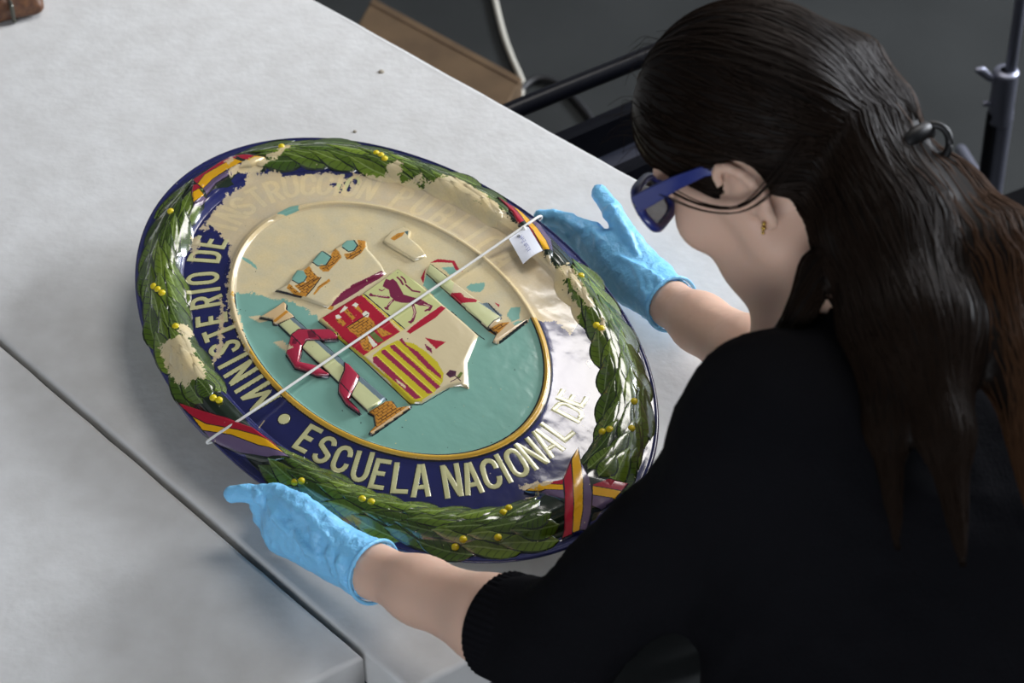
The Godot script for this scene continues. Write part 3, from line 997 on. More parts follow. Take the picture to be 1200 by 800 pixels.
func make_sign() -> Node3D:
	var t := thing("enamel_sign", "large oval embossed tin school sign with laurel wreath border, held above the table", "sign", Vector3(0, 0.8450, 0))
	t.basis = Basis(Vector3(0.7692, 0.0932, -0.6322), Vector3(-0.0436, 0.9947, 0.0936), Vector3(0.6375, -0.0445, 0.7691))
	dent = noise(0.022, 3, 7)
	img = Image.create(IW, IH, false, Image.FORMAT_RGB8)
	mask = Image.create(IW, IH, false, Image.FORMAT_L8)
	paint = mat(Color.WHITE, 0.16, 0.0, 0.6)
	paint.clearcoat_enabled = true
	paint.clearcoat = 1.0
	paint.clearcoat_roughness = 0.12
	# ---- ground colours
	img.fill(NAVY)
	fillp(img, disc_ring(1.025), INK)
	fillp(img, disc_ring(1.015), Color("d9a93a"))
	fillp(img, disc_ring(0.978), INK)
	fillp(img, disc_ring(0.97), TEAL)
	var W := Color.WHITE
	# ---- leaves on a dark bed, from the top ribbon down both sides
	for k in 120:
		var e := PackedVector2Array()
		for a in [0, 1]:
			e.append(ell_pt(0.955 + 0.008 * sin((k + a) * 1.7), (k + a) * 3.0))
		for a in [1, 0]:
			e.append(ell_pt(0.83 + 0.014 * sin((k + a) * 1.3), (k + a) * 3.0))
		fillp(img, e, Color("1d2a1c"))
	var spans := [[8.0, 80.0], [100.0, 168.0]]
	for side in [-1.0, 1.0]:
		for s in spans:
			var deg: float = s[0]
			while deg < s[1] - 4.0:
				var rows := [[0.952, -7.0], [0.84, 12.0], [0.925, -5.0], [0.862, 9.0], [0.895, 2.0]]
				for k in 5:
					var rr: float = rows[k][0] + (0.5 - (0.5 if deg > 45.0 else deg / 90.0)) * 0.05 * (0.96 - rows[k][0]) / 0.12 + rng.randf_range(-0.01, 0.01)
					var dd: float = deg + [0.0, 0.8, 3.4, 4.4, 6.5][k] + rng.randf_range(-1.2, 1.2)
					var tip := ell_pt(rr + rows[k][1] * 0.0012, side * dd)
					var ln := 0.07 * rng.randf_range(0.85, 1.1)
					var step := ln / ell_pt(1.0, dd).distance_to(ell_pt(1.0, dd + 1.0)) / rr
					var base := ell_pt(rr - rows[k][1] * 0.0022, side * minf(dd + step, s[1] + 3.0))
					if tip.distance_to(base) > 0.03:
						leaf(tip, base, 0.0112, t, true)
				deg += 40.0 / 1000.0 / ell_pt(0.89, deg).distance_to(ell_pt(0.89, deg + 1.0))
	# ---- ribbons round the wreath
	for rb in RIB:
		for k in range(1, rb.size()):
			var q := pv(rb[k][1])
			fillp(img, q, rb[k][0])
			outline(q, 0.0004, INK)
		relief("ribbon", pv(rb[0]), 0.0042, 0.003, t)
	# ---- lettering
	for l in GHOST:
		letter(l[0], l[1], l[2], t, false)
	for l in LET:
		letter(l[0], l[1], l[2], t)
	disc(img, pv(DOT)[0], 0.0078, INK)
	disc(img, pv(DOT)[0], 0.0068, CREAM)
	var dq := PackedVector2Array()
	for k in 20:
		dq.append(pv(DOT)[0] + Vector2.from_angle(TAU * k / 20) * 0.0068)
	relief("lettering_dot", dq, 0.0005, 0.0006, t)
	# ---- worn-off paint
	for q in LOSS:
		fillp(mask, pv(q), W)
	for q in KEEP:
		fillp(mask, pv(q), Color.BLACK)
	wear()
	# ---- coat of arms
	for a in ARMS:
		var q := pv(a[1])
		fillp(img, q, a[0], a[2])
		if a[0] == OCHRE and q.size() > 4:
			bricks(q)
	for a in LINES:
		stroke(img, pv(a[2]), a[1], a[0], true)
	relief("crown", pv(CROWN), 0.0030, 0.004, t)
	var sh := relief("shield", pv(SHIELD), 0.0034, 0.004, t)
	for k in COLS.size():
		relief(COLS[k][0], pv(COLS[k][1]), 0.0036, 0.0024, t)
	for k in SCROLL.size():
		relief("scroll", pv(SCROLL[k]), 0.0058, 0.0026, t)
	# ---- small scuffs and specks
	for k in 260:
		var a := rng.randf() * 360.0
		var p := ell_pt(sqrt(rng.randf()), a)
		disc(img, p, rng.randf_range(0.0002, 0.0007), [BEIGE, INK, CREAM][rng.randi() % 3])
	paint.albedo_texture = ImageTexture.create_from_image(img)
	# the stamped surface's fine crackle
	paint.normal_enabled = true
	paint.normal_texture = nnorm(0.035, 2.0, 512, 4, 5)
	paint.normal_scale = 0.16
	# ---- berries
	var bm := mat(Color("d9c21e"), 0.2)
	var ball := SphereMesh.new()
	ball.radius = 0.0042
	ball.height = 0.0062
	ball.radial_segments = 14
	ball.rings = 8
	var bp := pv(BERRY)
	for p in bp:
		part("berry", ball, bm, t, sp(p, high(p) + 0.0016))
	# ---- the plate: top, rolled rim, back
	var v := PackedVector3Array()
	var idx := PackedInt32Array()
	var uv := PackedVector2Array()
	var rs := []
	for i in 56:
		rs.append(i / 56.0 * 0.56)
	for i in 110:
		rs.append(0.56 + i / 109.0 * 0.425)
	var seg := 300
	var rows := []
	for r in rs:
		rows.append([r, 0])
	for a in 9:
		var g := PI * a / 8.0
		rows.append([0.992 + 0.008 * sin(g), 1 + a])
	for r in [0.97, 0.9, 0.8, 0.6, 0.3, 0.02]:
		rows.append([r, 20])
	for rw in rows:
		for k in seg:
			var p := ell_pt(maxf(rw[0], 0.004), 360.0 * k / seg)
			var h := high(p)
			if rw[1] > 0 and rw[1] < 20:
				h = 0.0004 + 0.0022 * cos(PI * (rw[1] - 1) / 8.0) - 0.0006
			elif rw[1] == 20:
				h -= 0.0016
			v.append(sp(p, h))
			uv.append(suv(p))
	for i in rows.size() - 1:
		for k in seg:
			var a := i * seg + k
			var b := i * seg + (k + 1) % seg
			idx.append_array([a, a + seg, b, b, a + seg, b + seg])
	part("plate", smooth(v, idx, uv), paint, t)
	# the gilt bead round the emblem
	var rp := disc_ring(0.994)
	rp.append(rp[0])
	var bead := strip("oval_moulding", rp, [0.0032], 0.0016, t)
	return t

func wear() -> void:
	var d := img.get_data()
	var m := mask.get_data()
	var n1 := noise(0.045, 5, 21).get_image(IW, IH, false, false, false).get_data()
	var n2 := noise(0.045, 5, 22).get_image(IW, IH, false, false, false).get_data()
	var n3 := noise(0.012, 4, 23).get_image(IW, IH, false, false, false).get_data()
	var n4 := noise(0.16, 3, 24).get_image(IW, IH, false, false, false).get_data()
	for y in IH:
		for x in IW:
			var i := y * IW + x
			var mx := clampi(x + (n1[i] - 128) / 11 + (n4[i] - 128) / 20, 0, IW - 1)
			var my := clampi(y + (n2[i] - 128) / 11 + (n4[(i + 7000) % (IW * IH)] - 128) / 20, 0, IH - 1)
			if m[my * IW + mx] > 100:
				var t := (n3[i] - 128) / 128.0
				var s := (n4[i] - 128) / 128.0
				var k := i * 3
				# a trace of the old colour stays in the primer
				d[k] = int(clampf(228.0 + t * 13.0 + s * 5.0, 0, 255) * 0.935 + d[k] * 0.065)
				d[k + 1] = int(clampf(207.0 + t * 7.0 + s * 5.0, 0, 255) * 0.935 + d[k + 1] * 0.065)
				d[k + 2] = int(clampf(164.0 - t * 4.0 + s * 6.0, 0, 255) * 0.935 + d[k + 2] * 0.065)
	img = Image.create_from_data(IW, IH, false, Image.FORMAT_RGB8, d)

# ------------------------------------------------------------------ the person
var HF := Vector3(-0.7122, -0.6249, -0.3198)      # where the face points
var HU := Vector3(-0.4787, 0.7656, -0.4298)      # the crown of the head
var HL := Vector3(-0.5134, 0.1530, 0.8444)      # her left ear
var HC := Vector3(0.3607, 1.2857, 0.2470)      # centre of the head

func hp(f: float, u: float, l: float) -> Vector3:
	return HC + HF * f + HU * u + HL * l

func put(called: String, f: Array, m: Material, parent: Node3D) -> MeshInstance3D:
	var v: PackedVector3Array = f[0]
	var o := parent.global_position
	if parent != self:
		for i in v.size():
			v[i] -= o
	return part(called, smooth(v, f[1]), m, parent)

func join(a: Array, b: Array) -> Array:
	var n: int = a[0].size()
	var v: PackedVector3Array = a[0]
	var ix: PackedInt32Array = a[1]
	v.append_array(b[0])
	var bi: PackedInt32Array = b[1]
	for i in bi.size():
		ix.append(bi[i] + n)
	return [v, ix]

func head_field() -> Array:
	var f := Field.new(HC - Vector3(0.17, 0.20, 0.17), HC + Vector3(0.17, 0.17, 0.19), 0.0036)
	var hb := Basis(HF, HU, HL)
	f.ell(hp(-0.008, 0.03, 0), hb, Vector3(0.098, 0.088, 0.074), 0.02)
	f.ell(hp(0.024, -0.042, 0), hb, Vector3(0.056, 0.068, 0.060), 0.03)
	f.cap(hp(0.056, -0.102, 0.012), hp(0.056, -0.102, -0.012), 0.015, 0.015, 0.02)
	for s in [-1.0, 1.0]:
		f.cap(hp(-0.004, -0.068, 0.055 * s), hp(0.048, -0.101, 0.024 * s), 0.012, 0.013, 0.02)
		f.cap(hp(0.002, -0.022, 0.06 * s), hp(-0.002, -0.065, 0.054 * s), 0.014, 0.013, 0.02)
		f.ell(hp(0.056, -0.03, 0.043 * s), hb, Vector3(0.026, 0.028, 0.024), 0.02)
		f.cap(hp(0.083, 0.024, 0.014 * s), hp(0.07, 0.028, 0.05 * s), 0.007, 0.006, 0.012)
		f.ell(hp(0.088, 0.008, 0.032 * s), hb, Vector3(0.012, 0.011, 0.016), 0.008, true)
		f.ell(hp(0.074, 0.007, 0.032 * s), hb, Vector3(0.0125, 0.0125, 0.0125), 0.002)
	f.cap(hp(0.088, 0.01, 0), hp(0.102, -0.026, 0), 0.007, 0.0085, 0.008)
	for s in [-1.0, 1.0]:
		f.cap(hp(0.095, -0.033, 0.008 * s), hp(0.1, -0.032, 0.005 * s), 0.006, 0.006, 0.005)
		f.cap(hp(0.07, -0.058, 0.02 * s), hp(0.079, -0.056, 0.004 * s), 0.004, 0.006, 0.004)
		f.cap(hp(0.069, -0.063, 0.018 * s), hp(0.076, -0.066, 0.004 * s), 0.004, 0.0065, 0.004)
	f.ell(hp(0.034, -0.083, 0.012), hb, Vector3(0.042, 0.036, 0.046), 0.02)
	# neck and throat
	f.cap(hp(-0.035, -0.07, 0.0), Vector3(0.4354, 1.2020, 0.3729), 0.05, 0.056, 0.03)
	f.cap(hp(-0.004, -0.085, 0), Vector3(0.3974, 1.1520, 0.3449), 0.034, 0.044, 0.03)
	# ears
	for s in [-1.0, 1.0]:
		var e := func(x: float, y: float, z: float) -> Vector3:
			return hp(-0.020 - x * 0.8 + y * 0.25, -0.012 + y, (0.068 + z) * s)
		f.ell(e.call(0.004, 0.002, 0.003), Basis(HF, (HU + HF * 0.25).normalized(), HL).orthonormalized(), Vector3(0.016, 0.026, 0.0085), 0.008)
		var rim := []
		for k in 9:
			var a := deg_to_rad(lerpf(150.0, -75.0, k / 8.0))
			rim.append(e.call(-0.018 * cos(a) * -1.0, 0.006 + 0.026 * sin(a), 0.011 + 0.003 * sin(a)))
		for k in 8:
			f.cap(rim[k], rim[k + 1], 0.0042, 0.0044, 0.003)
		f.ell(e.call(0.002, -0.027, 0.008), hb, Vector3(0.0085, 0.011, 0.0055), 0.007)
		f.ell(e.call(-0.003, -0.004, 0.016), hb, Vector3(0.008, 0.011, 0.0065), 0.004, true)
		f.cap(e.call(-0.014, 0.0, 0.004), e.call(-0.012, -0.008, 0.005), 0.004, 0.004, 0.004)
	return f.nets()

func arm_field(el: Vector3, wr: Vector3, kn: Vector3) -> Array:
	var a := el.min(wr).min(kn) - Vector3.ONE * 0.08
	var b := el.max(wr).max(kn) + Vector3.ONE * 0.08
	var f := Field.new(a, b, 0.007)
	var mid := el.lerp(wr, 0.32)
	f.cap(el, mid, 0.041, 0.0405, 0.01)
	f.cap(mid, el.lerp(wr, 0.72), 0.0405, 0.031, 0.02)
	f.cap(el.lerp(wr, 0.72), wr, 0.031, 0.0255, 0.02)
	f.cap(wr, wr.lerp(kn, 0.7), 0.022, 0.02, 0.02)
	return f.nets()

# a hand in a thin glove: wrist, five chains of joints, cuff direction
func glove(called: String, wr: Vector3, fing: Array, rad: Array, cuff: Vector3, cuff_r: float, label_m: Material, parent: Node3D, sd: int, cut: float, folds: Array) -> void:
	var a := wr
	var b := wr
	for c in fing:
		for p in c:
			a = a.min(p)
			b = b.max(p)
	var f := Field.new(a - Vector3.ONE * 0.05, b + Vector3.ONE * 0.05, 0.003)
	# palm: wrist to each knuckle
	for i in range(1, 5):
		f.cap(wr.lerp(fing[i][0], 0.12), fing[i][0], 0.0185, 0.0115, 0.02)
		if i < 4:
			f.cap(wr.lerp(fing[i][0].lerp(fing[i + 1][0], 0.5), 0.3), fing[i][0].lerp(fing[i + 1][0], 0.5), 0.016, 0.0105, 0.014)
	f.cap(wr, wr.lerp(fing[0][0], 0.9), 0.02, 0.016, 0.02)
	f.cap(fing[0][0], fing[0][1].lerp(fing[1][0], 0.35), 0.014, 0.010, 0.016)
	for i in 5:
		var c: Array = fing[i]
		for k in c.size() - 1:
			f.cap(c[k], c[k + 1], rad[i][k], rad[i][k + 1], 0.004 if k > 0 else 0.007)
	# wrist sleeve of the glove, open towards the arm
	f.cap(wr, wr + cuff * 0.035, 0.027, cuff_r, 0.012)
	for fo in folds:
		var q := []
		for p in fo:
			var w: Vector3 = p + Vector3(-0.002, 0.018, 0.02)
			for k in 4:
				w -= f.grad(w) * f.val(w)
			q.append(w)
		for k in q.size() - 1:
			f.cap(q[k], q[k + 1], 0.003 if k == 0 else 0.0056, 0.0056 if k < q.size() - 2 else 0.003, 0.002)
	f.cut_plane(wr + cuff * cut, cuff, 0.07)
	f.cut_cap(wr + cuff * (cut - 0.008), wr + cuff * 0.09, cuff_r - 0.0065)
	var r := f.nets()
	bump(r[0], r[1], noise(0.42, 2, sd), 0.0007, true)
	bump(r[0], r[1], noise(0.16, 2, sd + 9), 0.0016)
	var g := put(called, r, label_m, parent)
	# rolled edge of the cuff
	var nx := cuff.cross(Vector3.UP).normalized()
	var ny := cuff.cross(nx)
	var pts := []
	for k in 41:
		var t := TAU * k / 40.0
		var w := 1.0 + 0.02 * sin(t * 3.0 + sd)
		pts.append(wr + cuff * (cut + 0.002 * sin(t * 2.0 + sd)) + (nx * cos(t) + ny * sin(t)) * (cuff_r - 0.001) * w - parent.global_position)
	part("cuff_edge", tube(pts, [0.0021], 8), label_m, g)

func hair_tubes(curves: Array, rad: float, seg := 3) -> Array:
	var v := PackedVector3Array()
	var idx := PackedInt32Array()
	for c in curves:
		var n: int = c.size()
		var rr := []
		for i in n:
			rr.append(rad * (0.35 + 0.65 * sin(PI * clampf(0.06 + 0.9 * i / float(n - 1), 0, 1))))
		tube_into(v, idx, PackedVector3Array(c), rr, seg, false)
	return [v, idx]

func make_person() -> void:
	var t := thing("person", "woman in a black knitted sweater, blue gloves and dark tied-back hair, bending over the sign", "person", Vector3(0.6974, 0.0000, 0.6849))
	var skin := mat(Color("dcb6a0"), 0.5, 0.0, 0.4)
	skin.subsurf_scatter_enabled = true
	skin.subsurf_scatter_strength = 0.12
	skin.normal_enabled = true
	skin.normal_texture = nnorm(0.06, 1.5, 256, 3, 31)
	skin.normal_scale = 0.12
	tri(skin, 12.0)
	var knit := mat(Color("131316"), 0.95, 0.0, 0.15)
	knit.normal_enabled = true
	knit.normal_texture = nnorm(0.12, 3.0, 256, 2, 33)
	knit.normal_scale = 0.4
	tri(knit, 9.0)
	var cloth := mat(Color("0f1013"), 0.95, 0.0, 0.2)
	var nitrile := mat(Color("82ccfa"), 0.4, 0.0, 0.5)
	nitrile.normal_enabled = true
	var cn := NoiseTexture2D.new()
	cn.width = 512
	cn.height = 512
	cn.seamless = true
	cn.as_normal_map = true
	cn.bump_strength = 5.0
	cn.noise = noise(0.012, 3, 44)
	cn.noise.fractal_type = FastNoiseLite.FRACTAL_RIDGED
	cn.noise.domain_warp_enabled = true
	cn.noise.domain_warp_amplitude = 20.0
	nitrile.normal_texture = cn
	nitrile.normal_scale = 1.3
	tri(nitrile, 9.0)
	nitrile.subsurf_scatter_enabled = true
	nitrile.subsurf_scatter_strength = 0.06
	var hairm := mat(Color("140f0c"), 0.5, 0.0, 0.22)
	var C7 := Vector3(0.4474, 1.2020, 0.3849)
	var shl := Vector3(0.3641, 1.1727, 0.4875)
	var shr := Vector3(0.5711, 1.0805, 0.2590)
	var ell_ := Vector3(0.1810, 0.9251, 0.5133)
	var elr := Vector3(0.4378, 0.9180, 0.1643)
	var wrl := Vector3(0.0010, 0.8460, 0.3536)
	var wrr := Vector3(0.3172, 0.8320, -0.0647)
	var hip := Vector3(0.6974, 0.8720, 0.6849)
	var rt := (shr - shl).normalized()
	var hl := hip - rt * 0.09
	var hr := hip + rt * 0.09
	var mid := C7.lerp(hip, 0.5)
	var fw := Vector3(-0.7, -0.25, -0.6).normalized()
	var fl := Vector3(hl.x, 0.05, hl.z)
	var fr := Vector3(hr.x, 0.05, hr.z)
	# body: trunk and legs on a coarse grid, head and forearms on finer ones, one mesh
	var lo := Vector3(0.1, 0.0, 0.0)
	var hi := Vector3(1.15, 1.4, 1.15)
	var f := Field.new(lo, hi, 0.016)
	f.cap(C7, mid, 0.056, 0.10, 0.04)
	f.cap(mid, hip, 0.105, 0.115, 0.04)
	f.cap(shl, shr, 0.042, 0.042, 0.04)
	f.cap(shl, ell_, 0.045, 0.04, 0.02)
	f.cap(shr, elr, 0.045, 0.04, 0.02)
	for s in [[hl, fl], [hr, fr]]:
		f.cap(s[0], s[0].lerp(s[1], 0.48), 0.08, 0.055, 0.03)
		f.cap(s[0].lerp(s[1], 0.48), s[1], 0.052, 0.036, 0.02)
	var body := f.nets()
	body = join(body, arm_field(ell_, wrl, Vector3(-0.0840, 0.8300, 0.2707)))
	body = join(body, arm_field(elr, wrr, Vector3(0.2420, 0.8200, -0.1648)))
	body = join(body, head_field())
	put("body", body, skin, t)
	# trousers and shoes
	f = Field.new(Vector3(0.3, 0.0, 0.3), Vector3(1.15, 1.1, 1.15), 0.016)
	f.cap(hip - Vector3(0, 0.02, 0), hip, 0.128, 0.125, 0.04)
	for s in [[hl, fl], [hr, fr]]:
		f.cap(s[0], s[0].lerp(s[1], 0.48), 0.096, 0.072, 0.03)
		f.cap(s[0].lerp(s[1], 0.48), s[1] + Vector3(0, 0.03, 0), 0.07, 0.06, 0.02)
	put("trousers", f.nets(), cloth, t)
	for s in [fl, fr]:
		f = Field.new(s + Vector3(-0.3, -0.06, -0.3), s + Vector3(0.2, 0.12, 0.2), 0.01)
		f.cap(s + Vector3(0.02, -0.008, 0.02), s + Vector3(-0.12, -0.015, -0.1), 0.042, 0.034, 0.02)
		f.cap(s, s + Vector3(0, 0.05, 0), 0.045, 0.045, 0.02)
		f.cut_plane(s + Vector3(0, -0.049, 0), Vector3.DOWN, 0.4)
		put("shoe", f.nets(), cloth, t)
	# sweater
	f = Field.new(Vector3(0.06, 0.72, 0.02), Vector3(1.12, 1.42, 1.12), 0.0095)
	f.cap(C7 + Vector3(0, -0.02, 0), mid, 0.072, 0.135, 0.05)
	f.cap(mid, hip, 0.135, 0.145, 0.05)
	f.cap(shl, shr, 0.056, 0.056, 0.05)
	f.cap(shl, ell_, 0.056, 0.055, 0.04)
	f.cap(shr, elr, 0.056, 0.055, 0.04)
	f.cap(ell_, ell_.lerp(wrl, 0.3), 0.055, 0.048, 0.02)
	f.cap(elr, elr.lerp(wrr, 0.1), 0.055, 0.05, 0.02)
	f.cap(shl, hip - rt * 0.06, 0.08, 0.12, 0.06)
	f.cap(shr, hip + rt * 0.06, 0.08, 0.12, 0.06)
	f.cap(Vector3(0.4000, 1.0603, 0.5102), Vector3(0.4305, 0.9739, 0.6455), 0.10, 0.13, 0.06)
	var hem := ell_.lerp(wrl, 0.27)
	var hemd := (wrl - ell_).normalized()
	f.cut_plane(hem, hemd, 0.10)
	f.cut_plane(elr.lerp(wrr, 0.08), (wrr - elr).normalized(), 0.09)
	f.cut_cap(Vector3(0.4159, 1.2341, 0.3292), Vector3(0.3935, 1.2753, 0.2524), 0.071)
	var sw := f.nets()
	bump(sw[0], sw[1], noise(0.09, 3, 41), 0.006)
	bump(sw[0], sw[1], noise(0.28, 2, 42), 0.0022)
	var sweater := put("sweater", sw, knit, t)
	# ribbed sleeve hem
	var v := PackedVector3Array()
	var idx := PackedInt32Array()
	var nx := hemd.cross(Vector3.UP).normalized()
	var ny := hemd.cross(nx)
	var seg := 192
	var prof := [[-0.004, -0.036], [0.0012, -0.034], [0.0022, -0.02], [0.0018, -0.006], [0.0016, 0.003], [-0.0005, 0.0055], [-0.006, 0.004]]
	for p in prof:
		for k in seg:
			var a := TAU * k / seg
			var r: float = 0.0495 + p[0] + (0.0009 * sin(a * 48.0) if p[0] > 0.0 else 0.0)
			v.append(hem + hemd * p[1] + (nx * cos(a) + ny * sin(a)) * r)
	for i in prof.size() - 1:
		for k in seg:
			var a := i * seg + k
			var b := i * seg + (k + 1) % seg
			idx.append_array([a, b, a + seg, b, b + seg, a + seg])
	put("sleeve_hem", [v, idx], knit, sweater)
	# gloves
	var FL := [[Vector3(-0.0145, 0.8520, 0.3442), Vector3(-0.0450, 0.8620, 0.3111), Vector3(-0.0753, 0.8580, 0.2773), Vector3(-0.1044, 0.8500, 0.2497)],
		[Vector3(-0.0887, 0.8500, 0.2699), Vector3(-0.1192, 0.8440, 0.2478), Vector3(-0.1359, 0.8400, 0.2429), Vector3(-0.1506, 0.8360, 0.2416)],
		[Vector3(-0.0967, 0.8360, 0.2714), Vector3(-0.1201, 0.8280, 0.2522), Vector3(-0.1255, 0.8140, 0.2249), Vector3(-0.1156, 0.8040, 0.2034)],
		[Vector3(-0.1012, 0.8210, 0.2732), Vector3(-0.1196, 0.8120, 0.2533), Vector3(-0.1177, 0.7990, 0.2258), Vector3(-0.1054, 0.7930, 0.2056)],
		[Vector3(-0.0981, 0.8070, 0.2808), Vector3(-0.1136, 0.7990, 0.2619), Vector3(-0.1098, 0.7920, 0.2400), Vector3(-0.0984, 0.7910, 0.2258)]]
	var rl := [[0.015, 0.0125, 0.0115, 0.0095], [0.0105, 0.0098, 0.0092, 0.0085], [0.0105, 0.0098, 0.009, 0.008], [0.0102, 0.0095, 0.0088, 0.008], [0.0098, 0.0088, 0.008, 0.0075]]
	glove("glove", wrl, FL, rl, (ell_ - wrl).normalized(), 0.0335, nitrile, t, 61, 0.004, [
		[Vector3(-0.0934, 0.8500, 0.2557), Vector3(-0.0763, 0.8500, 0.2723), Vector3(-0.0578, 0.8500, 0.2864), Vector3(-0.0351, 0.8500, 0.3164)],
		[Vector3(-0.0674, 0.8500, 0.2747), Vector3(-0.0520, 0.8450, 0.3005), Vector3(-0.0548, 0.8350, 0.3192)],
		[Vector3(-0.1141, 0.8400, 0.2489), Vector3(-0.1007, 0.8350, 0.2657), Vector3(-0.0871, 0.8300, 0.2871)],
		[Vector3(-0.0759, 0.8350, 0.2916), Vector3(-0.0628, 0.8300, 0.3080), Vector3(-0.0466, 0.8300, 0.3172)],
		[Vector3(-0.0254, 0.8500, 0.3050), Vector3(-0.0336, 0.8400, 0.3225), Vector3(-0.0362, 0.8300, 0.3443)],
		[Vector3(-0.0109, 0.8500, 0.3187), Vector3(-0.0208, 0.8400, 0.3338), Vector3(-0.0271, 0.8300, 0.3533)],
		[Vector3(-0.1260, 0.8400, 0.2344), Vector3(-0.1222, 0.8350, 0.2419), Vector3(-0.1229, 0.8300, 0.2493)]])
	var FR := [[Vector3(0.3097, 0.8300, -0.1072), Vector3(0.2807, 0.8500, -0.1466), Vector3(0.2587, 0.8630, -0.1891), Vector3(0.2443, 0.8680, -0.2183)],
		[Vector3(0.2348, 0.8400, -0.1789), Vector3(0.2057, 0.8420, -0.1955), Vector3(0.1896, 0.8380, -0.2067), Vector3(0.1753, 0.8350, -0.2120)],
		[Vector3(0.2359, 0.8250, -0.1668), Vector3(0.2080, 0.8220, -0.1940), Vector3(0.1940, 0.8180, -0.2084), Vector3(0.1849, 0.8140, -0.2196)],
		[Vector3(0.2458, 0.8120, -0.1493), Vector3(0.2224, 0.8030, -0.1784), Vector3(0.2105, 0.7990, -0.1926), Vector3(0.2015, 0.7950, -0.2037)],
		[Vector3(0.2585, 0.8020, -0.1254), Vector3(0.2413, 0.7940, -0.1498), Vector3(0.2324, 0.7920, -0.1583), Vector3(0.2255, 0.7910, -0.1657)]]
	var rr := [[0.0165, 0.0135, 0.0118, 0.0095], [0.0108, 0.0102, 0.0094, 0.0085], [0.0108, 0.0102, 0.0094, 0.0085], [0.0105, 0.0098, 0.009, 0.008], [0.0098, 0.0088, 0.008, 0.0075]]
	glove("glove", wrr, FR, rr, (elr - wrr).normalized(), 0.0335, nitrile, t, 72, 0.014, [
		[Vector3(0.2874, 0.8550, -0.1223), Vector3(0.2951, 0.8500, -0.0918), Vector3(0.2889, 0.8400, -0.0558)],
		[Vector3(0.3025, 0.8550, -0.1071), Vector3(0.3094, 0.8500, -0.0829), Vector3(0.3023, 0.8400, -0.0499)],
		[Vector3(0.2563, 0.8500, -0.1374), Vector3(0.2773, 0.8500, -0.1129), Vector3(0.2842, 0.8400, -0.0823)],
		[Vector3(0.2633, 0.8700, -0.1822), Vector3(0.2728, 0.8650, -0.1630), Vector3(0.2877, 0.8600, -0.1348)],
		[Vector3(0.2316, 0.8500, -0.1811), Vector3(0.2351, 0.8500, -0.1653), Vector3(0.2312, 0.8400, -0.1585)],
		[Vector3(0.2055, 0.8500, -0.1970), Vector3(0.2073, 0.8500, -0.1842), Vector3(0.2034, 0.8400, -0.1836)],
		[Vector3(0.2496, 0.8750, -0.1983), Vector3(0.2577, 0.8700, -0.1949), Vector3(0.2659, 0.8700, -0.1981)],
		[Vector3(0.2740, 0.8400, -0.0734), Vector3(0.2951, 0.8400, -0.0616), Vector3(0.3130, 0.8400, -0.0675)]])
	make_hair(t, hairm)

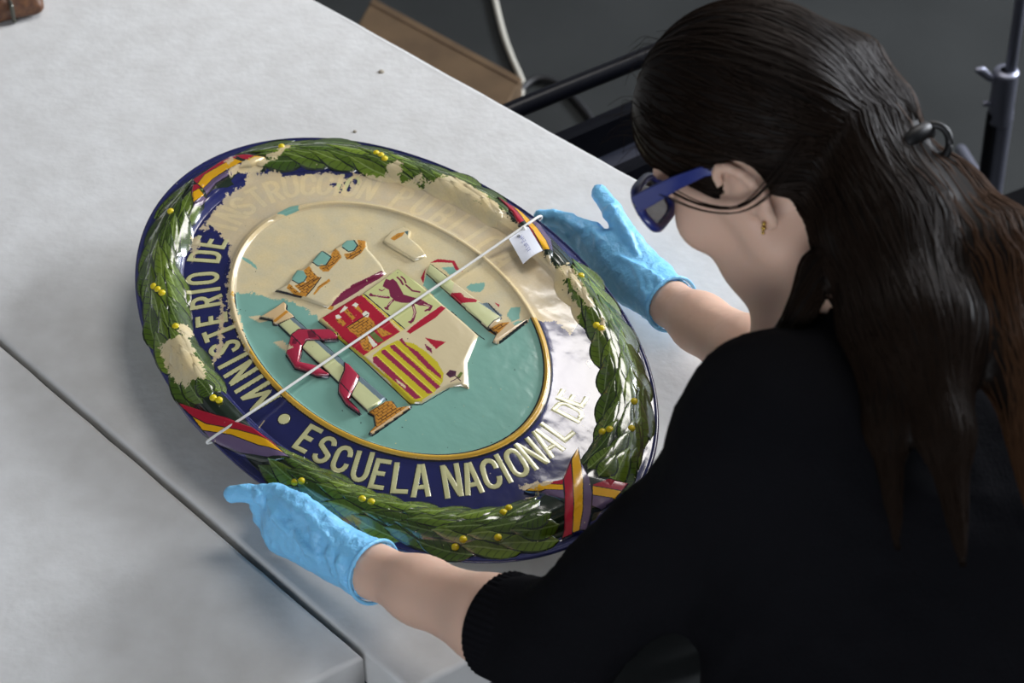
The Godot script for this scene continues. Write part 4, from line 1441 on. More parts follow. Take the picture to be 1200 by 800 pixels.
func make_hair(t: Node3D, hm: Material) -> void:
	var hb := Basis(HF, HU, HL)
	var f := Field.new(HC + Vector3(-0.2, -0.52, -0.2), HC + Vector3(0.42, 0.2, 0.48), 0.0062)
	f.ell(hp(-0.010, 0.036, 0), hb, Vector3(0.111, 0.103, 0.084), 0.02)
	f.ell(hp(0.082, -0.040, 0), hb, Vector3(0.088, 0.086, 0.12), 0.012, true)
	f.ell(hp(0.0, -0.085, 0.06), hb, Vector3(0.055, 0.075, 0.08), 0.012, true)
	for s in [-1.0, 1.0]:
		f.ell(hp(-0.018, -0.006, 0.092 * s), hb, Vector3(0.026, 0.033, 0.034), 0.006, true)
	var chains := [
		[[Vector3(0.4276, 1.3419, 0.2340), 0.055], [Vector3(0.4563, 1.3345, 0.2614), 0.035], [Vector3(0.4807, 1.3253, 0.2904), 0.015]],
		[[Vector3(0.4127, 1.2873, 0.2849), 0.03], [Vector3(0.4403, 1.2664, 0.3523), 0.036], [Vector3(0.4450, 1.2554, 0.4377), 0.03], [Vector3(0.4411, 1.2360, 0.5378), 0.014], [Vector3(0.4418, 1.1962, 0.6296), 0.0025]],
		[[Vector3(0.4807, 1.3253, 0.2904), 0.015], [Vector3(0.5101, 1.2942, 0.3194), 0.033], [Vector3(0.5454, 1.2760, 0.3912), 0.05], [Vector3(0.5555, 1.2572, 0.4908), 0.03], [Vector3(0.5458, 1.2157, 0.6114), 0.003]],
		[[Vector3(0.4355, 1.3106, 0.2905), 0.05], [Vector3(0.4658, 1.2846, 0.3626), 0.055], [Vector3(0.4779, 1.2706, 0.4645), 0.045], [Vector3(0.4847, 1.2453, 0.5565), 0.018], [Vector3(0.4881, 1.2017, 0.6518), 0.0025]],
		[[Vector3(0.3993, 1.2661, 0.3798), 0.016], [Vector3(0.3848, 1.2480, 0.4104), 0.012], [Vector3(0.3662, 1.2325, 0.4317), 0.009], [Vector3(0.3542, 1.2252, 0.4522), 0.006]]]
	for c in chains:
		for k in c.size() - 1:
			f.cap(c[k][0], c[k + 1][0], c[k][1], c[k + 1][1], 0.02 if c != chains[4] else 0.006)
	var r := f.nets()
	bump(r[0], r[1], noise(0.2, 2, 51), 0.0012)
	var hair := put("hair", r, hm, t)
	# combed strands over the head, back to the tie
	var cs := []
	var tie := Vector3(0.4812, 1.3295, 0.2934)
	var bs := []
	var hv: PackedVector3Array = r[0]
	for i in 3000:
		var p := hv[rng.randi() % hv.size()] + t.global_position
		var c := []
		var step := 0.0085
		var lift := rng.randf_range(-0.0002, 0.0010)
		var on_back := false
		var sway := Vector3(rng.randf_range(-1, 1), rng.randf_range(-1, 1), rng.randf_range(-1, 1)) * 0.16
		for k in 15:
			var g := f.grad(p)
			p -= g * (f.val(p) - lift)
			c.append(p)
			# which way the hair runs here: to the tie on the head, down the lengths below it
			var d := tie - p
			var near := 0.012
			for n in [1, 2, 3]:
				var ch: Array = chains[n]
				for m in ch.size() - 1:
					if n == 1 and m == 0:
						continue
					var a: Vector3 = ch[m][0]
					var b: Vector3 = ch[m + 1][0]
					var tt := clampf((p - a).dot(b - a) / (b - a).length_squared(), 0.0, 1.0)
					var ds := (p - a.lerp(b, tt)).length() - lerpf(ch[m][1], ch[m + 1][1], tt)
					if ds < near:
						near = ds
						d = b - a
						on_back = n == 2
			if near >= 0.012 and d.length() < 0.03:
				break
			d = d.normalized() + sway
			p += (d - g * d.dot(g)).normalized() * step
		if c.size() > 3:
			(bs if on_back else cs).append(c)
	# a lock that crosses the ear to the nape
	for i in 6:
		var w := Vector3(rng.randf_range(-1, 1), rng.randf_range(-1, 1), rng.randf_range(-1, 1)) * 0.005
		cs.append(Array(spline([hp(0.055, 0.022, 0.079) + w, hp(0.02, -0.004, 0.088) + w * 0.6, hp(-0.02, -0.016, 0.096) + w * 0.5, hp(-0.055, -0.008, 0.090) + w, hp(-0.09, 0.012, 0.072) + w], 4)))
	# flyaway hairs at the forehead
	for i in 46:
		var a := deg_to_rad(rng.randf_range(15.0, 75.0))
		var l := rng.randf_range(-0.6, 0.9)
		var sq := sqrt(1.0 - l * l)
		var p := hp(-0.010 + 0.108 * cos(a) * sq, 0.036 + 0.101 * sin(a) * sq, l * 0.08)
		var d := (p - HC).normalized()
		var q := Vector3(rng.randf_range(-1, 1), rng.randf_range(-1, 1), rng.randf_range(-1, 1)) * 0.02
		cs.append(Array(spline([p, p + d * 0.010 + q * 0.3 + HF * 0.006, p + d * 0.013 + q * 0.8 + HF * 0.016 - HU * 0.008], 4)))
	var fine := cs.slice(cs.size() - 46)
	cs.resize(cs.size() - 46)
	var sm: StandardMaterial3D = hm.duplicate()
	sm.albedo_color = Color("1f1610")
	var hs := put("hair_strand", join(hair_tubes(cs, 0.00085), hair_tubes(fine, 0.0003)), sm, hair)
	hs.set_meta("kind", "stuff")
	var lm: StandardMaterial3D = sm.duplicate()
	lm.albedo_color = Color("412c1d")  # lighter copy of the strand colour: light on the right-hand lengths painted in
	var h2 := put("lit_brown_strand", hair_tubes(bs, 0.00085), lm, hair)
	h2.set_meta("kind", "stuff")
	h2.set_meta("label", "lengths of hair coloured lighter brown for the light falling on them")
	# the black tie
	var tm := mat(Color("0b0b0d"), 0.5)
	var ax := (Vector3(0.5050, 1.3096, 0.3188) - Vector3(0.4576, 1.3375, 0.2654)).normalized()
	var nx := ax.cross(Vector3.UP).normalized()
	var ny := ax.cross(nx)
	var pts := []
	for k in 33:
		var a := TAU * k / 32.0
		pts.append(tie + (nx * cos(a) + ny * sin(a)) * 0.021 - t.global_position)
	var band := part("hair_tie", tube(pts, [0.007], 10), tm, t)
	pts = []
	var cc := Vector3(0.4953, 1.3356, 0.3014)
	for k in 25:
		var a := TAU * k / 24.0
		pts.append(cc + (Vector3(0.9, 0.2, 0.1) * cos(a) + Vector3(0.1, 0.75, -0.65) * sin(a)) * 0.019 - t.global_position)
	part("loop", tube(pts, [0.0036], 8), tm, band)

func make_glasses() -> void:
	var o := hp(0.09, 0.018, 0.0)
	var t := thing("glasses", "dark blue plastic spectacles with wide temples worn by the woman", "glasses", o)
	var fm := mat(Color("1d2d7a"), 0.18)
	fm.clearcoat_enabled = true
	var P := func(f: float, u: float, l: float) -> Vector3:
		return hp(f, u, l) - o
	var lensm := mat(Color(0.2, 0.17, 0.19, 0.6), 0.03)
	lensm.transparency = BaseMaterial3D.TRANSPARENCY_ALPHA
	for s in [-1.0, 1.0]:
		var pts := []
		var fan := []
		for k in 33:
			var a := TAU * k / 32.0
			var x := signf(cos(a)) * pow(absf(cos(a)), 0.55) * 0.031
			var y := signf(sin(a)) * pow(absf(sin(a)), 0.6) * 0.0205
			var l: float = 0.0385 + x
			pts.append(P.call(0.108 - l * l * 3.0 - (0.004 if y < 0.0 else 0.0) * y / -0.02, 0.002 + y, l * s))
		var rim := part("rim", tube(pts, [0.0044], 8), fm, t)
		var v := PackedVector3Array()
		var idx := PackedInt32Array()
		var ct := Vector3.ZERO
		for k in 32:
			ct += pts[k] / 32.0
		for side in 2:
			var b := v.size()
			v.append(ct + HF * (0.0012 + 0.0014 * side))
			for k in 32:
				v.append(pts[k] + HF * (0.0014 * side - 0.0007))
			for k in 32:
				if side == 0:
					idx.append_array([b, b + 1 + k, b + 1 + (k + 1) % 32])
				else:
					idx.append_array([b, b + 1 + (k + 1) % 32, b + 1 + k])
		part("lens", smooth(v, idx), lensm, t)
		# temple: a broad flat arm that narrows over the ear
		var tp := [[0.092, 0.014, 0.073, 0.0082], [0.066, 0.0175, 0.0785, 0.0078], [0.036, 0.0215, 0.0835, 0.0064], [0.004, 0.0225, 0.0835, 0.0048], [-0.014, 0.015, 0.074, 0.0034], [-0.034, -0.002, 0.066, 0.0034], [-0.042, -0.018, 0.062, 0.0032]]
		v = PackedVector3Array()
		idx = PackedInt32Array()
		for q in tp:
			for c in [[1.0, 0.0013], [0.8, 0.0019], [-0.8, 0.0019], [-1.0, 0.0013], [-1.0, -0.0013], [-0.8, -0.0019], [0.8, -0.0019], [1.0, -0.0013]]:
				v.append(P.call(q[0], q[1] + c[0] * q[3], (q[2] + c[1]) * s))
		for i in tp.size() - 1:
			for k in 8:
				var a := i * 8 + k
				var b := i * 8 + (k + 1) % 8
				if s > 0:
					idx.append_array([a, b, a + 8, b, b + 8, a + 8])
				else:
					idx.append_array([a, a + 8, b, b, a + 8, b + 8])
		var te := part("temple", smooth(v, idx), fm, t)
		part("hinge", lathe([[0.0, -0.002], [0.0026, -0.0016], [0.0026, 0.0016], [0.0, 0.002]], P.call(0.094, 0.013, 0.071 * s), HU, 10), mat(Color("8a8c96"), 0.3, 1.0), te)
	part("bridge", tube([P.call(0.107, 0.008, 0.008), P.call(0.109, 0.011, 0.0), P.call(0.107, 0.008, -0.008)], [0.003], 8), fm, t)

func make_earring() -> void:
	var lobe := hp(-0.024, -0.041, 0.0815)
	var t := thing("earring", "small gold earring of stacked beads on the woman's ear lobe", "earring", lobe)
	var gm := mat(Color("d8b25a"), 0.22, 1.0)
	var y := 0.004
	for k in 3:
		var s := SphereMesh.new()
		s.radius = [0.0021, 0.0024, 0.0018][k]
		s.height = s.radius * 2.0
		s.radial_segments = 12
		s.rings = 8
		part("bead", s, gm, t, Vector3(0, y, 0.003))
		y -= [0.0046, 0.0050, 0][k]
	part("hook", tube([Vector3(0, 0.004, 0.003), Vector3(0, 0.003, 0.004), Vector3(0, -0.003, 0.0036), Vector3(0, -0.0065, 0.003)], [0.0009], 6), gm, t)

# ------------------------------------------------------------------ tables and what lies about
const TT := 0.78

# a slab over a ground polygon with a rounded upper edge
func slab(poly: Array, y0: float, y1: float, rad: float, soft := 0.0) -> ArrayMesh:
	var v := PackedVector3Array()
	var idx := PackedInt32Array()
	var n := 0
	var ring := []
	var m := poly.size()
	for i in m:
		var a: Vector2 = poly[i]
		var b: Vector2 = poly[(i + 1) % m]
		var k := maxi(1, int(a.distance_to(b) / 0.03))
		for j in k:
			ring.append(a.lerp(b, float(j) / k))
	n = ring.size()
	var ct := Vector2.ZERO
	for p in ring:
		ct += p / n
	var nz := noise(3.0, 3, 77)
	var rows := [[0.0, y0]]
	for k in 6:
		var a := PI * 0.5 * k / 5.0
		rows.append([rad * (1.0 - cos(a)), y1 - rad * (1.0 - sin(a))])
	for rw in rows:
		for i in n:
			var p: Vector2 = ring[i]
			var t: Vector2 = (ring[(i + 1) % n] - ring[(i + n - 1) % n]).normalized()
			var nn := Vector2(-t.y, t.x)
			if nn.dot(ct - p) < 0.0:
				nn = -nn
			var q: Vector2 = p + nn * (rw[0] + soft * nz.get_noise_2d(p.x * 4.0, p.y * 4.0))
			v.append(Vector3(q.x, rw[1], q.y))
	var cw: bool = Geometry2D.is_polygon_clockwise(PackedVector2Array(ring))
	for r in rows.size() - 1:
		for i in n:
			var a := r * n + i
			var b := r * n + (i + 1) % n
			if cw:
				idx.append_array([a, a + n, b, b, a + n, b + n])
			else:
				idx.append_array([a, b, a + n, b, b + n, a + n])
	for e in [[0, y0], [rows.size() - 1, y1]]:
		var c := v.size()
		for i in n:
			v.append(v[e[0] * n + i])
		var tr := Geometry2D.triangulate_polygon(PackedVector2Array(ring))
		for i in range(0, tr.size(), 3):
			var q0 := c + tr[i]
			var q1 := c + tr[i + 1]
			var q2 := c + tr[i + 2]
			var up := (v[q2] - v[q0]).cross(v[q1] - v[q0]).y > 0.0
			if up == (e[1] == y1):
				idx.append_array([q0, q1, q2])
			else:
				idx.append_array([q0, q2, q1])
	return smooth(v, idx)

func cloth_mat(sd: int) -> StandardMaterial3D:
	var m := mat(Color.WHITE, 0.92, 0.0, 0.25)
	m.albedo_texture = ntex(0.012, Color("cdccca"), Color("dadad9"), 512, 5, sd)
	m.normal_enabled = true
	m.normal_texture = nnorm(0.05, 2.0, 512, 5, sd + 1)
	m.normal_scale = 0.16
	m.uv1_world_triplanar = true
	return tri(m, 2.6)

func table(label: String, poly: Array, dy: float, sd: int) -> void:
	var ct := Vector2.ZERO
	for p in poly:
		ct += p / poly.size()
	var t := thing("work_table", label, "table", Vector3(ct.x, 0, ct.y))
	var loc := []
	for p in poly:
		loc.append(p - ct)
	part("table_cover", slab(loc, TT - 0.05 + dy, TT + dy, 0.006, 0.0012), cloth_mat(sd), t)
	var small := []
	for p in loc:
		small.append(p * 0.985)
	part("table_top", slab(small, TT - 0.085 + dy, TT - 0.051 + dy, 0.004), mat(Color("3c3e42"), 0.6), t)
	var lm := mat(Color("46494d"), 0.4, 0.7)
	for p in loc:
		var q: Vector2 = p * 0.9
		part("leg", bevel_box(Vector3(0.045, TT - 0.086 + dy, 0.045), 0.004), lm, t, Vector3(q.x, (TT - 0.086 + dy) * 0.5, q.y))

func make_cord() -> void:
	# the white string tied across the sign
	var o := Vector3(-0.1838, 0.8227, 0.1511)
	var t := thing("string", "thin white string tied across the oval sign from rim to rim", "string", o)
	var m := mat(Color("e6e4de"), 0.8)
	var pts := [Vector3(-0.1701, 0.8203, 0.1407), Vector3(-0.1842, 0.8216, 0.1525), Vector3(-0.1840, 0.8266, 0.1526), Vector3(-0.1442, 0.8441, 0.1329), Vector3(-0.0686, 0.8538, 0.0647), Vector3(0.0070, 0.8635, -0.0034), Vector3(0.0827, 0.8732, -0.0715), Vector3(0.1583, 0.8837, -0.1396), Vector3(0.1732, 0.8724, -0.1674), Vector3(0.1735, 0.8674, -0.1679), Vector3(0.1599, 0.8627, -0.1569)]
	for i in pts.size():
		pts[i] -= o
	part("cord", tube(Array(spline(pts, 6)), [0.0016], 8), m, t)
	part("knot", lathe([[0.0, -0.003], [0.0026, -0.0016], [0.003, 0.0], [0.0026, 0.0016], [0.0, 0.003]], Vector3(0.1543, 0.8828, -0.1323) - o, Vector3(1, 0, -0.6), 10), m, t)

func make_tag() -> void:
	var a := Vector3(0.1370, 0.8799, -0.1173)
	var b := Vector3(0.1588, 0.8834, -0.1370)
	var c := Vector3(0.1756, 0.8813, -0.0953)
	var d := Vector3(0.1531, 0.8778, -0.0762)
	var t := thing("paper_tag", "small white paper tag with handwriting hanging from the string", "tag", a)
	var n := (b - a).cross(d - a).normalized()
	if n.y < 0.0:
		n = -n
	var st := SurfaceTool.new()
	st.begin(Mesh.PRIMITIVE_TRIANGLES)
	st.set_smooth_group(-1)
	var N := 8
	var g := func(i: int, j: int, s: float) -> Vector3:
		var u := i / float(N)
		var w := j / float(N)
		return a.lerp(b, u).lerp(d.lerp(c, u), w) - a + n * (s * 0.0004 + 0.0022 * sin(PI * u) * w)
	for i in N:
		for j in N:
			for s in [-1.0, 1.0]:
				quad(st, g.call(i, j, s), g.call(i + 1, j, s), g.call(i + 1, j + 1, s), g.call(i, j + 1, s), n * s)
	for i in N:
		quad(st, g.call(i, 0, 1), g.call(i + 1, 0, 1), g.call(i + 1, 0, -1), g.call(i, 0, -1), a - d)
		quad(st, g.call(i, N, 1), g.call(i + 1, N, 1), g.call(i + 1, N, -1), g.call(i, N, -1), d - a)
		quad(st, g.call(0, i, 1), g.call(0, i + 1, 1), g.call(0, i + 1, -1), g.call(0, i, -1), a - b)
		quad(st, g.call(N, i, 1), g.call(N, i + 1, 1), g.call(N, i + 1, -1), g.call(N, i, -1), b - a)
	st.generate_normals()
	var card := part("card", st.commit(), mat(Color("eceef6"), 0.8), t)
	# the inventory number, written by hand
	var ink := mat(Color("7c80ae"), 0.7)
	var W := func(u: float, w: float) -> Vector3:   # u along the tag's width, w down its length
		return a.lerp(b, u).lerp(d.lerp(c, u), w) - a + n * (0.0011 + 0.0022 * sin(PI * u) * w)
	var S := [[[0.1, 0.0], [0.1, 1.0]], [[0.3, 0.9], [0.55, 1.0], [0.55, 0.6], [0.3, 0.0], [0.6, 0.0]], [[0.75, 1.0], [1.0, 1.0], [0.8, 0.0]], [[1.15, 0.9], [1.35, 0.9], [1.35, 0.1], [1.15, 0.1], [1.15, 0.9]]]
	var S2 := [[[0.3, 1.0], [0.0, 1.0], [0.0, 0.6], [0.3, 0.5], [0.2, 0.0], [0.0, 0.0]], [[0.5, 1.0], [0.5, 0.5], [0.8, 0.5], [0.75, 1.0], [0.75, 0.0]], [[1.2, 1.0], [0.95, 0.5], [1.0, 0.0], [1.25, 0.1], [1.2, 0.5], [0.95, 0.4]]]
	var v := PackedVector3Array()
	var idx := PackedInt32Array()
	for q in [[S, 0.80, 0.52], [S2, 0.43, 0.22]]:
		for s in q[0]:
			var pts := PackedVector3Array()
			for p in s:
				pts.append(W.call(0.40 + 0.17 * p[1], q[1] - p[0] * 0.22))
			tube_into(v, idx, pts, [0.00026], 5)
	part("handwriting", smooth(v, idx), ink, card)
	part("eyelet", lathe([[0.0006, 0.0], [0.0016, 0.0004], [0.002, 0.0], [0.0016, -0.0004], [0.0006, 0.0]], W.call(0.42, 0.13), n, 14), mat(Color("8c8f92"), 0.4, 0.8), t)

func make_trolley() -> void:
	# black utility trolley: two trays with raised rims, four posts, a tubular push handle
	var a := Vector3(0.5378, 0.6500, -0.8522)
	var bx := Vector3(0.5738, -0.0000, 0.8190)
	var bz := Vector3(-0.8190, 0.0000, 0.5738)
	var t := thing("utility_trolley", "black plastic utility trolley with a tubular push handle, behind the table", "trolley", Vector3(a.x, 0, a.z))
	t.basis = Basis(bx, Vector3.UP, bz)
	var m := mat(Color("0b0c12"), 0.3, 0.0, 0.25)
	var L := 0.500
	var W := 0.457
	var navy := mat(Color("1d2130"), 0.5)
	for y in [a.y, 0.2]:
		var tr := part("tray", bevel_box(Vector3(L - 0.02, 0.012, W - 0.02), 0.004), navy, t, Vector3(L * 0.5, y - 0.06, W * 0.5))
		for z in [0.011, W - 0.011]:
			part("rim", bevel_box(Vector3(L, 0.075, 0.022), 0.005), m, tr, Vector3(0, 0.03, z - W * 0.5))
		for x in [0.011, L - 0.011]:
			part("rim", bevel_box(Vector3(0.022, 0.075, W), 0.005), m, tr, Vector3(x - L * 0.5, 0.03, 0))
		for x in [0.115, L * 0.5, L - 0.115]:
			part("divider", bevel_box(Vector3(0.022, 0.06, W - 0.02), 0.005), m, tr, Vector3(x - L * 0.5, 0.035, 0))
	for x in [0.02, L - 0.02]:
		for z in [0.02, W - 0.02]:
			part("post", bevel_box(Vector3(0.036, a.y - 0.07, 0.036), 0.006), m, t, Vector3(x, a.y * 0.5 + 0.03, z))
			var wh := part("caster", lathe([[0.0, -0.012], [0.026, -0.012], [0.033, -0.008], [0.033, 0.008], [0.026, 0.012], [0.0, 0.012]], Vector3.ZERO, Vector3(1, 0, 0), 18), mat(Color("222226"), 0.6), t, Vector3(x, 0.034, z))
	var hy := 0.678 - a.y
	var y0 := a.y
	part("push_handle", tube(Array(spline([Vector3(0.0, y0 - 0.03, 0.01), Vector3(-0.05, y0 + hy - 0.02, 0.01), Vector3(-0.047, y0 + hy, 0.03), Vector3(-0.047, y0 + hy, W * 0.5), Vector3(-0.047, y0 + hy, W + 0.06), Vector3(-0.03, y0 + hy - 0.03, W + 0.08), Vector3(0.0, y0 - 0.05, W - 0.01)], 6)), [0.0138], 14), m, t)

func make_background() -> void:
	# flattened cardboard carton on the floor
	var pts := [Vector3(-0.1893, 0.1600, -1.4945), Vector3(-0.1321, 0.1600, -1.7045), Vector3(0.1596, 0.1600, -1.4370), Vector3(0.0945, 0.1600, -1.2442)]
	var o: Vector3 = (pts[0] + pts[2]) * 0.5
	o.y = 0.0
	var t := thing("cardboard_box", "brown cardboard box standing on the dark floor behind the table", "box", o)
	var cm := mat(Color.WHITE, 0.9)
	cm.albedo_texture = ntex(0.02, Color("4c3a25"), Color("5c4830"), 256, 3, 15)
	tri(cm, 2.0)
	var top: float = pts[0].y
	var poly := []
	for p in pts:
		poly.append(Vector2(p.x - o.x, p.z - o.z))
	part("carton", slab(poly, 0.0, top, 0.004), cm, t)
	var e0 := Vector2(poly[1].x, poly[1].y)
	var e1 := Vector2(poly[2].x, poly[2].y)
	part("flap_seam", tube([Vector3(poly[1].x * 0.9 + poly[0].x * 0.1, top + 0.0005, poly[1].y * 0.9 + poly[0].y * 0.1), Vector3(poly[2].x * 0.9 + poly[3].x * 0.1, top + 0.0005, poly[2].y * 0.9 + poly[3].y * 0.1)], [0.0015], 6), mat(Color("4e3a28"), 0.9), t)
	# cables
	var wp := spline([Vector3(0.0894, 0.0080, -2.0550), Vector3(0.1048, 0.0080, -1.9248), Vector3(0.1230, 0.0080, -1.8002), Vector3(0.1422, 0.0080, -1.7102), Vector3(0.1558, 0.0080, -1.6575), Vector3(0.1608, 0.0080, -1.6230), Vector3(0.1505, 0.0080, -1.5523), Vector3(0.1240, 0.0080, -1.4834)], 6)
	tag(part("power_cable", tube(Array(wp), [0.0062], 10), mat(Color("b9b6ab"), 0.6), self), "pale cable running across the dark floor past the cardboard box", "cable")
	var bp := spline([Vector3(0.1505, 0.0080, -1.5888), Vector3(0.1709, 0.0080, -1.6287), Vector3(0.1947, 0.0100, -1.6432), Vector3(0.2251, 0.0100, -1.6317), Vector3(0.2548, 0.0080, -1.5945), Vector3(0.2805, 0.0080, -1.5439), Vector3(0.2960, 0.0080, -1.5053), Vector3(0.3134, 0.0080, -1.4295)], 6)
	tag(part("power_cable", tube(Array(bp), [0.0075], 10), mat(Color("17181b"), 0.5), self), "black cable curled in a loop on the floor beside the trolley", "cable")
	# chrome stand
	var pa := Vector3(0.9773, 0.5169, -1.1571)
	var pb := Vector3(0.9875, 0.2927, -1.1542)
	var foot := Vector3(1.0008, 0.0000, -1.1504)
	var ax := (pa - foot).normalized()
	t = thing("chrome_stand", "chromed telescopic stand with a clamp collar and lever, beyond the trolley", "stand", foot)
	var ch := mat(Color("8d8f9e"), 0.36, 0.75)
	var dk := mat(Color("2a2a2e"), 0.35, 0.8)
	var len := (pa - foot).length()
	var lb := (pb - foot).dot(ax)
	part("inner_tube", lathe([[0.0, 0.0], [0.0095, 0.0], [0.0095, 0.9], [0.0, 0.9]], ax * (lb - 0.02), ax, 24), ch, t)
	part("outer_tube", lathe([[0.0, 0.03], [0.0155, 0.03], [0.0155, lb], [0.0, lb]], Vector3.ZERO, ax, 24), ch, t)
	part("second_tube", lathe([[0.0, 0.03], [0.0095, 0.03], [0.0095, lb], [0.0, lb]], Vector3(-0.022, 0, 0.004), ax, 20), dk, t)
	part("collar", lathe([[0.010, -0.012], [0.0215, -0.01], [0.0235, -0.004], [0.0215, 0.002], [0.0215, 0.085], [0.0225, 0.089], [0.020, 0.095], [0.010, 0.096]], ax * (lb - 0.01) + Vector3(-0.007, 0, 0), ax, 28), ch, t)
	var lv := ax * (lb + 0.066)
	var lever := part("clamp_lever", tube([lv + Vector3(-0.02, 0, 0.004), lv + Vector3(-0.036, 0.008, 0.006), lv + Vector3(-0.052, 0.024, 0.008), lv + Vector3(-0.062, 0.026, 0.008)], [0.006, 0.0065, 0.0085, 0.004], 10), ch, t)
	part("bolt", lathe([[0.0, -0.01], [0.005, -0.01], [0.005, 0.008], [0.0, 0.008]], ax * (lb + 0.02) + Vector3(-0.03, 0, 0.006), Vector3.RIGHT, 8), ch, t)
	for k in 3:
		var a := TAU * k / 3.0 + 0.5
		part("leg", tube([ax * 0.1, ax * 0.06 + Vector3(cos(a), 0, sin(a)) * 0.12, Vector3(cos(a) * 0.26, 0.012, sin(a) * 0.26)], [0.011], 12), ch, t)
	# black bin edge at the right
	var q := Vector3(0.9574, 0.4800, -0.6266)
	t = thing("tool_case", "black plastic case with a lifted lid edge beside the chrome stand", "case", Vector3(q.x, 0.0, q.z))
	t.rotation.y = 0.5
	part("case_body", bevel_box(Vector3(0.30, q.y, 0.16), 0.012), mat(Color("0c0c0e"), 0.7, 0.0, 0.1), t, Vector3(0, q.y * 0.5, 0))
	part("case_lid", bevel_box(Vector3(0.31, 0.02, 0.17), 0.006), mat(Color("0e0e10"), 0.7, 0.0, 0.1), t, Vector3(0, q.y + 0.011, 0))
	# carved wooden piece on the table's far left corner
	var w := Vector3(-0.5580, 0.7800, -0.7259)
	t = thing("carved_wood_block", "dark brown carved wooden block with bands lying on the far left of the table", "wood block", Vector3(w.x, TT, w.z))
	t.rotation.y = 0.36
	var wm := mat(Color.WHITE, 0.55)
	wm.albedo_texture = ntex(0.03, Color("3a2018"), Color("7c5534"), 256, 4, 19)
	tri(wm, 9.0)
	var fl := Field.new(Vector3(-0.14, -0.005, -0.05), Vector3(0.06, 0.05, 0.05), 0.004)
	fl.cap(Vector3(-0.12, 0.018, 0), Vector3(0.024, 0.018, 0), 0.018, 0.017, 0.005)
	fl.cap(Vector3(-0.12, 0.014, 0.014), Vector3(0.03, 0.014, 0.012), 0.014, 0.012, 0.006)
	for x in [0.0, -0.008, -0.05]:
		fl.cut_cap(Vector3(x, 0.04, -0.05), Vector3(x, 0.04, 0.05), 0.009)
		fl.cut_cap(Vector3(x, 0.012, 0.037), Vector3(x, 0.05, 0.032), 0.0105)
	var wr := fl.nets()
	bump(wr[0], wr[1], noise(0.5, 2, 3), 0.0012)
	part("block", smooth(wr[0], wr[1]), wm, t)
	part("metal_band", bevel_box(Vector3(0.006, 0.03, 0.05), 0.002), mat(Color("5b5a52"), 0.4, 0.6), t, Vector3(-0.004, 0.016, 0.002))
	# crumbs on the cover
	for s in [[447, 84, .004, "pale brown stain spot on the table cover near its far edge"], [417, 155, .0025, "tiny dark crumb on the table cover above the sign"]]:
		var p: Vector3 = [Vector3(-0.0363, 0.7806, -0.5860), Vector3(-0.0646, 0.7806, -0.4528)][0 if s[0] == 447 else 1]
		tag(part("crumb", lathe([[0.0, 0.0012], [s[2], 0.0006], [s[2] * 1.1, -0.0006], [0.0, -0.0006]], Vector3.ZERO, Vector3(0.1, 1, 0.1), 8), mat(Color("9b9384"), 0.9), self, p), s[3], "crumb")

func panel(label: String, at: Vector3, size: Vector2, energy: float, tint: Color) -> void:
	# a ceiling lamp: housing, glowing diffuser and its light
	var t := thing("ceiling_lamp", label, "lamp", at, "ceiling lamp panels")
	part("housing", bevel_box(Vector3(size.x + 0.06, 0.06, size.y + 0.06), 0.01), mat(Color("d8d8d8"), 0.5), t, Vector3(0, 0.045, 0))
	var dm := mat(Color("f4f4f4"), 0.6)
	dm.emission_enabled = true
	dm.emission = tint
	dm.emission_energy_multiplier = 1.0
	part("diffuser", bevel_box(Vector3(size.x, 0.012, size.y), 0.003), dm, t, Vector3(0, 0.012, 0))
	var l := AreaLight3D.new()
	l.name = "lamp_light"
	l.area_size = size
	l.area_normalize_energy = false
	l.light_energy = energy
	l.light_color = tint
	l.shadow_enabled = true
	l.area_range = 12.0
	l.rotation.x = -PI / 2
	l.position = Vector3(0, -0.01, 0)
	t.add_child(l, true)

# a daylight window in a wall: frames, panes and the light that comes in
func window(called: String, at: Vector3, turn: float, energy: float) -> void:
	var w := Node3D.new()
	w.name = called
	w.position = at
	w.rotation.y = turn
	w.set_meta("kind", "structure")
	add_child(w)
	var fr := mat(Color("d5d5d3"), 0.5)
	for y in [-0.6, 0.6]:
		part("window_frame", bevel_box(Vector3(0.08, 0.07, 2.87), 0.006), fr, w, Vector3(0, y, 0))
	for z in [-1.4, 0.0, 1.4]:
		part("window_frame", bevel_box(Vector3(0.08, 1.2, 0.07), 0.006), fr, w, Vector3(0, 0, z))
	var gm := mat(Color("e8eef6"), 0.2)
	gm.emission_enabled = true
	gm.emission = Color(0.9, 0.95, 1.0)
	gm.emission_energy_multiplier = 1.5
	for z in [-0.7, 0.7]:
		part("pane", bevel_box(Vector3(0.012, 1.13, 1.33), 0.003), gm, w, Vector3(0.01, 0, z))
	var l := AreaLight3D.new()
	l.name = "daylight"
	l.area_size = Vector2(2.7, 1.13)
	l.area_normalize_energy = false
	l.light_energy = energy
	l.light_color = Color(0.95, 0.97, 1.0)
	l.shadow_enabled = true
	l.area_range = 14.0
	l.rotation.y = PI / 2
	l.position = Vector3(-0.05, 0, 0)
	w.add_child(l, true)

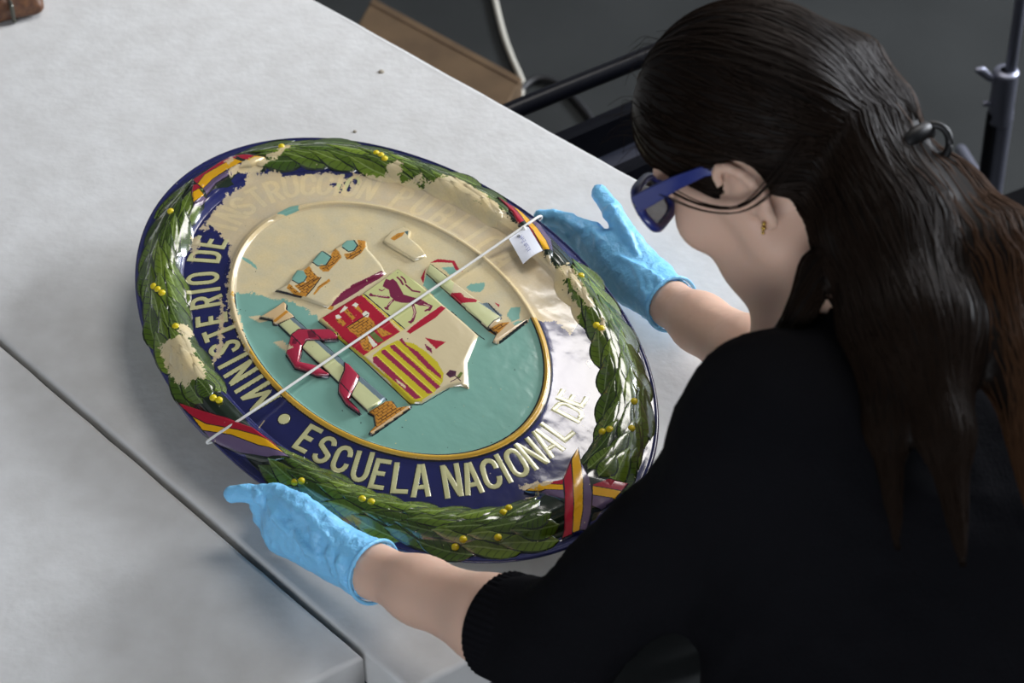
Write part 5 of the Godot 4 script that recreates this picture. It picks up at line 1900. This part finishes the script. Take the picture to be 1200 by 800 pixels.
func _ready() -> void:
	rng.seed = 4
	# ---- camera
	var cam := Camera3D.new()
	cam.name = "camera"
	cam.fov = 2.0 * rad_to_deg(atan(400.0 / 2400.0))
	cam.position = Vector3(0.1405, 2.4044, 1.6906)
	cam.rotation = Vector3(deg_to_rad(-43.0), 0, 0)
	var ca := CameraAttributesPhysical.new()
	ca.frustum_focal_length = 72.0
	ca.frustum_focus_distance = 2.22
	ca.exposure_aperture = 6.3
	cam.attributes = ca
	add_child(cam)
	cam.current = true
	# ---- environment
	var env := Environment.new()
	env.background_mode = Environment.BG_COLOR
	env.background_color = Color(0.02, 0.02, 0.022)
	env.tonemap_mode = Environment.TONE_MAPPER_LINEAR
	env.tonemap_exposure = 0.93
	env.sdfgi_enabled = true
	env.ssao_enabled = true
	env.ssil_enabled = true
	var we := WorldEnvironment.new()
	we.name = "environment"
	we.environment = env
	add_child(we)
	# ---- lamps
	panel("white ceiling lamp panel over the far side of the table and trolley", Vector3(0.95, 3.22, -1.55), Vector2(1.5, 0.9), 2.8, Color(1.0, 0.98, 0.96))
	# ---- room
	var fm := mat(Color.WHITE, 0.75, 0.0, 0.3)
	fm.albedo_texture = ntex(0.008, Color("232525"), Color("2d2f2f"), 512, 5, 3)
	fm.uv1_world_triplanar = true
	tri(fm, 0.5)
	struct("floor", bevel_box(Vector3(9, 0.2, 9), 0.002), fm, Vector3(0, -0.1, 0))
	var wm := mat(Color("7b7c7e"), 0.9)
	struct("ceiling", bevel_box(Vector3(9, 0.2, 9), 0.002), wm, Vector3(0, 3.42, 0))
	struct("wall_left", bevel_box(Vector3(0.2, 3.6, 9), 0.002), wm, Vector3(-4.4, 1.6, 0))
	struct("wall_right", bevel_box(Vector3(0.2, 3.6, 9), 0.002), wm, Vector3(4.4, 1.6, 0))
	struct("wall_far", bevel_box(Vector3(9, 3.6, 0.2), 0.002), wm, Vector3(0, 1.6, -4.4))
	struct("wall_near", bevel_box(Vector3(9, 3.6, 0.2), 0.002), wm, Vector3(0, 1.6, 4.4))
	window("window_1", Vector3(4.28, 2.5, -2.6), 0.0, 15.0)
	window("window_2", Vector3(-0.6, 2.1, 4.28), -PI / 2, 2.5)  # unseen window added as frontal fill for the arms and gloves
	# ---- tables
	table("long work table under a pale padded cover, the sign held above it", [Vector2(0.7173, 0.0329), Vector2(0.0403, 0.4515), Vector2(-1.1512, -0.7692), Vector2(-0.8672, -1.4412)], 0.0, 11)
	table("second covered table pushed against the first along a dark seam, lower left", [Vector2(-0.0084, 0.4108), Vector2(-0.6168, 0.8494), Vector2(-1.7641, -0.3261), Vector2(-1.1558, -0.7647)], 0.002, 14)
	# ---- the sign and what is tied to it
	make_sign()
	make_cord()
	make_tag()
	make_person()
	make_glasses()
	make_earring()
	make_trolley()
	make_background()
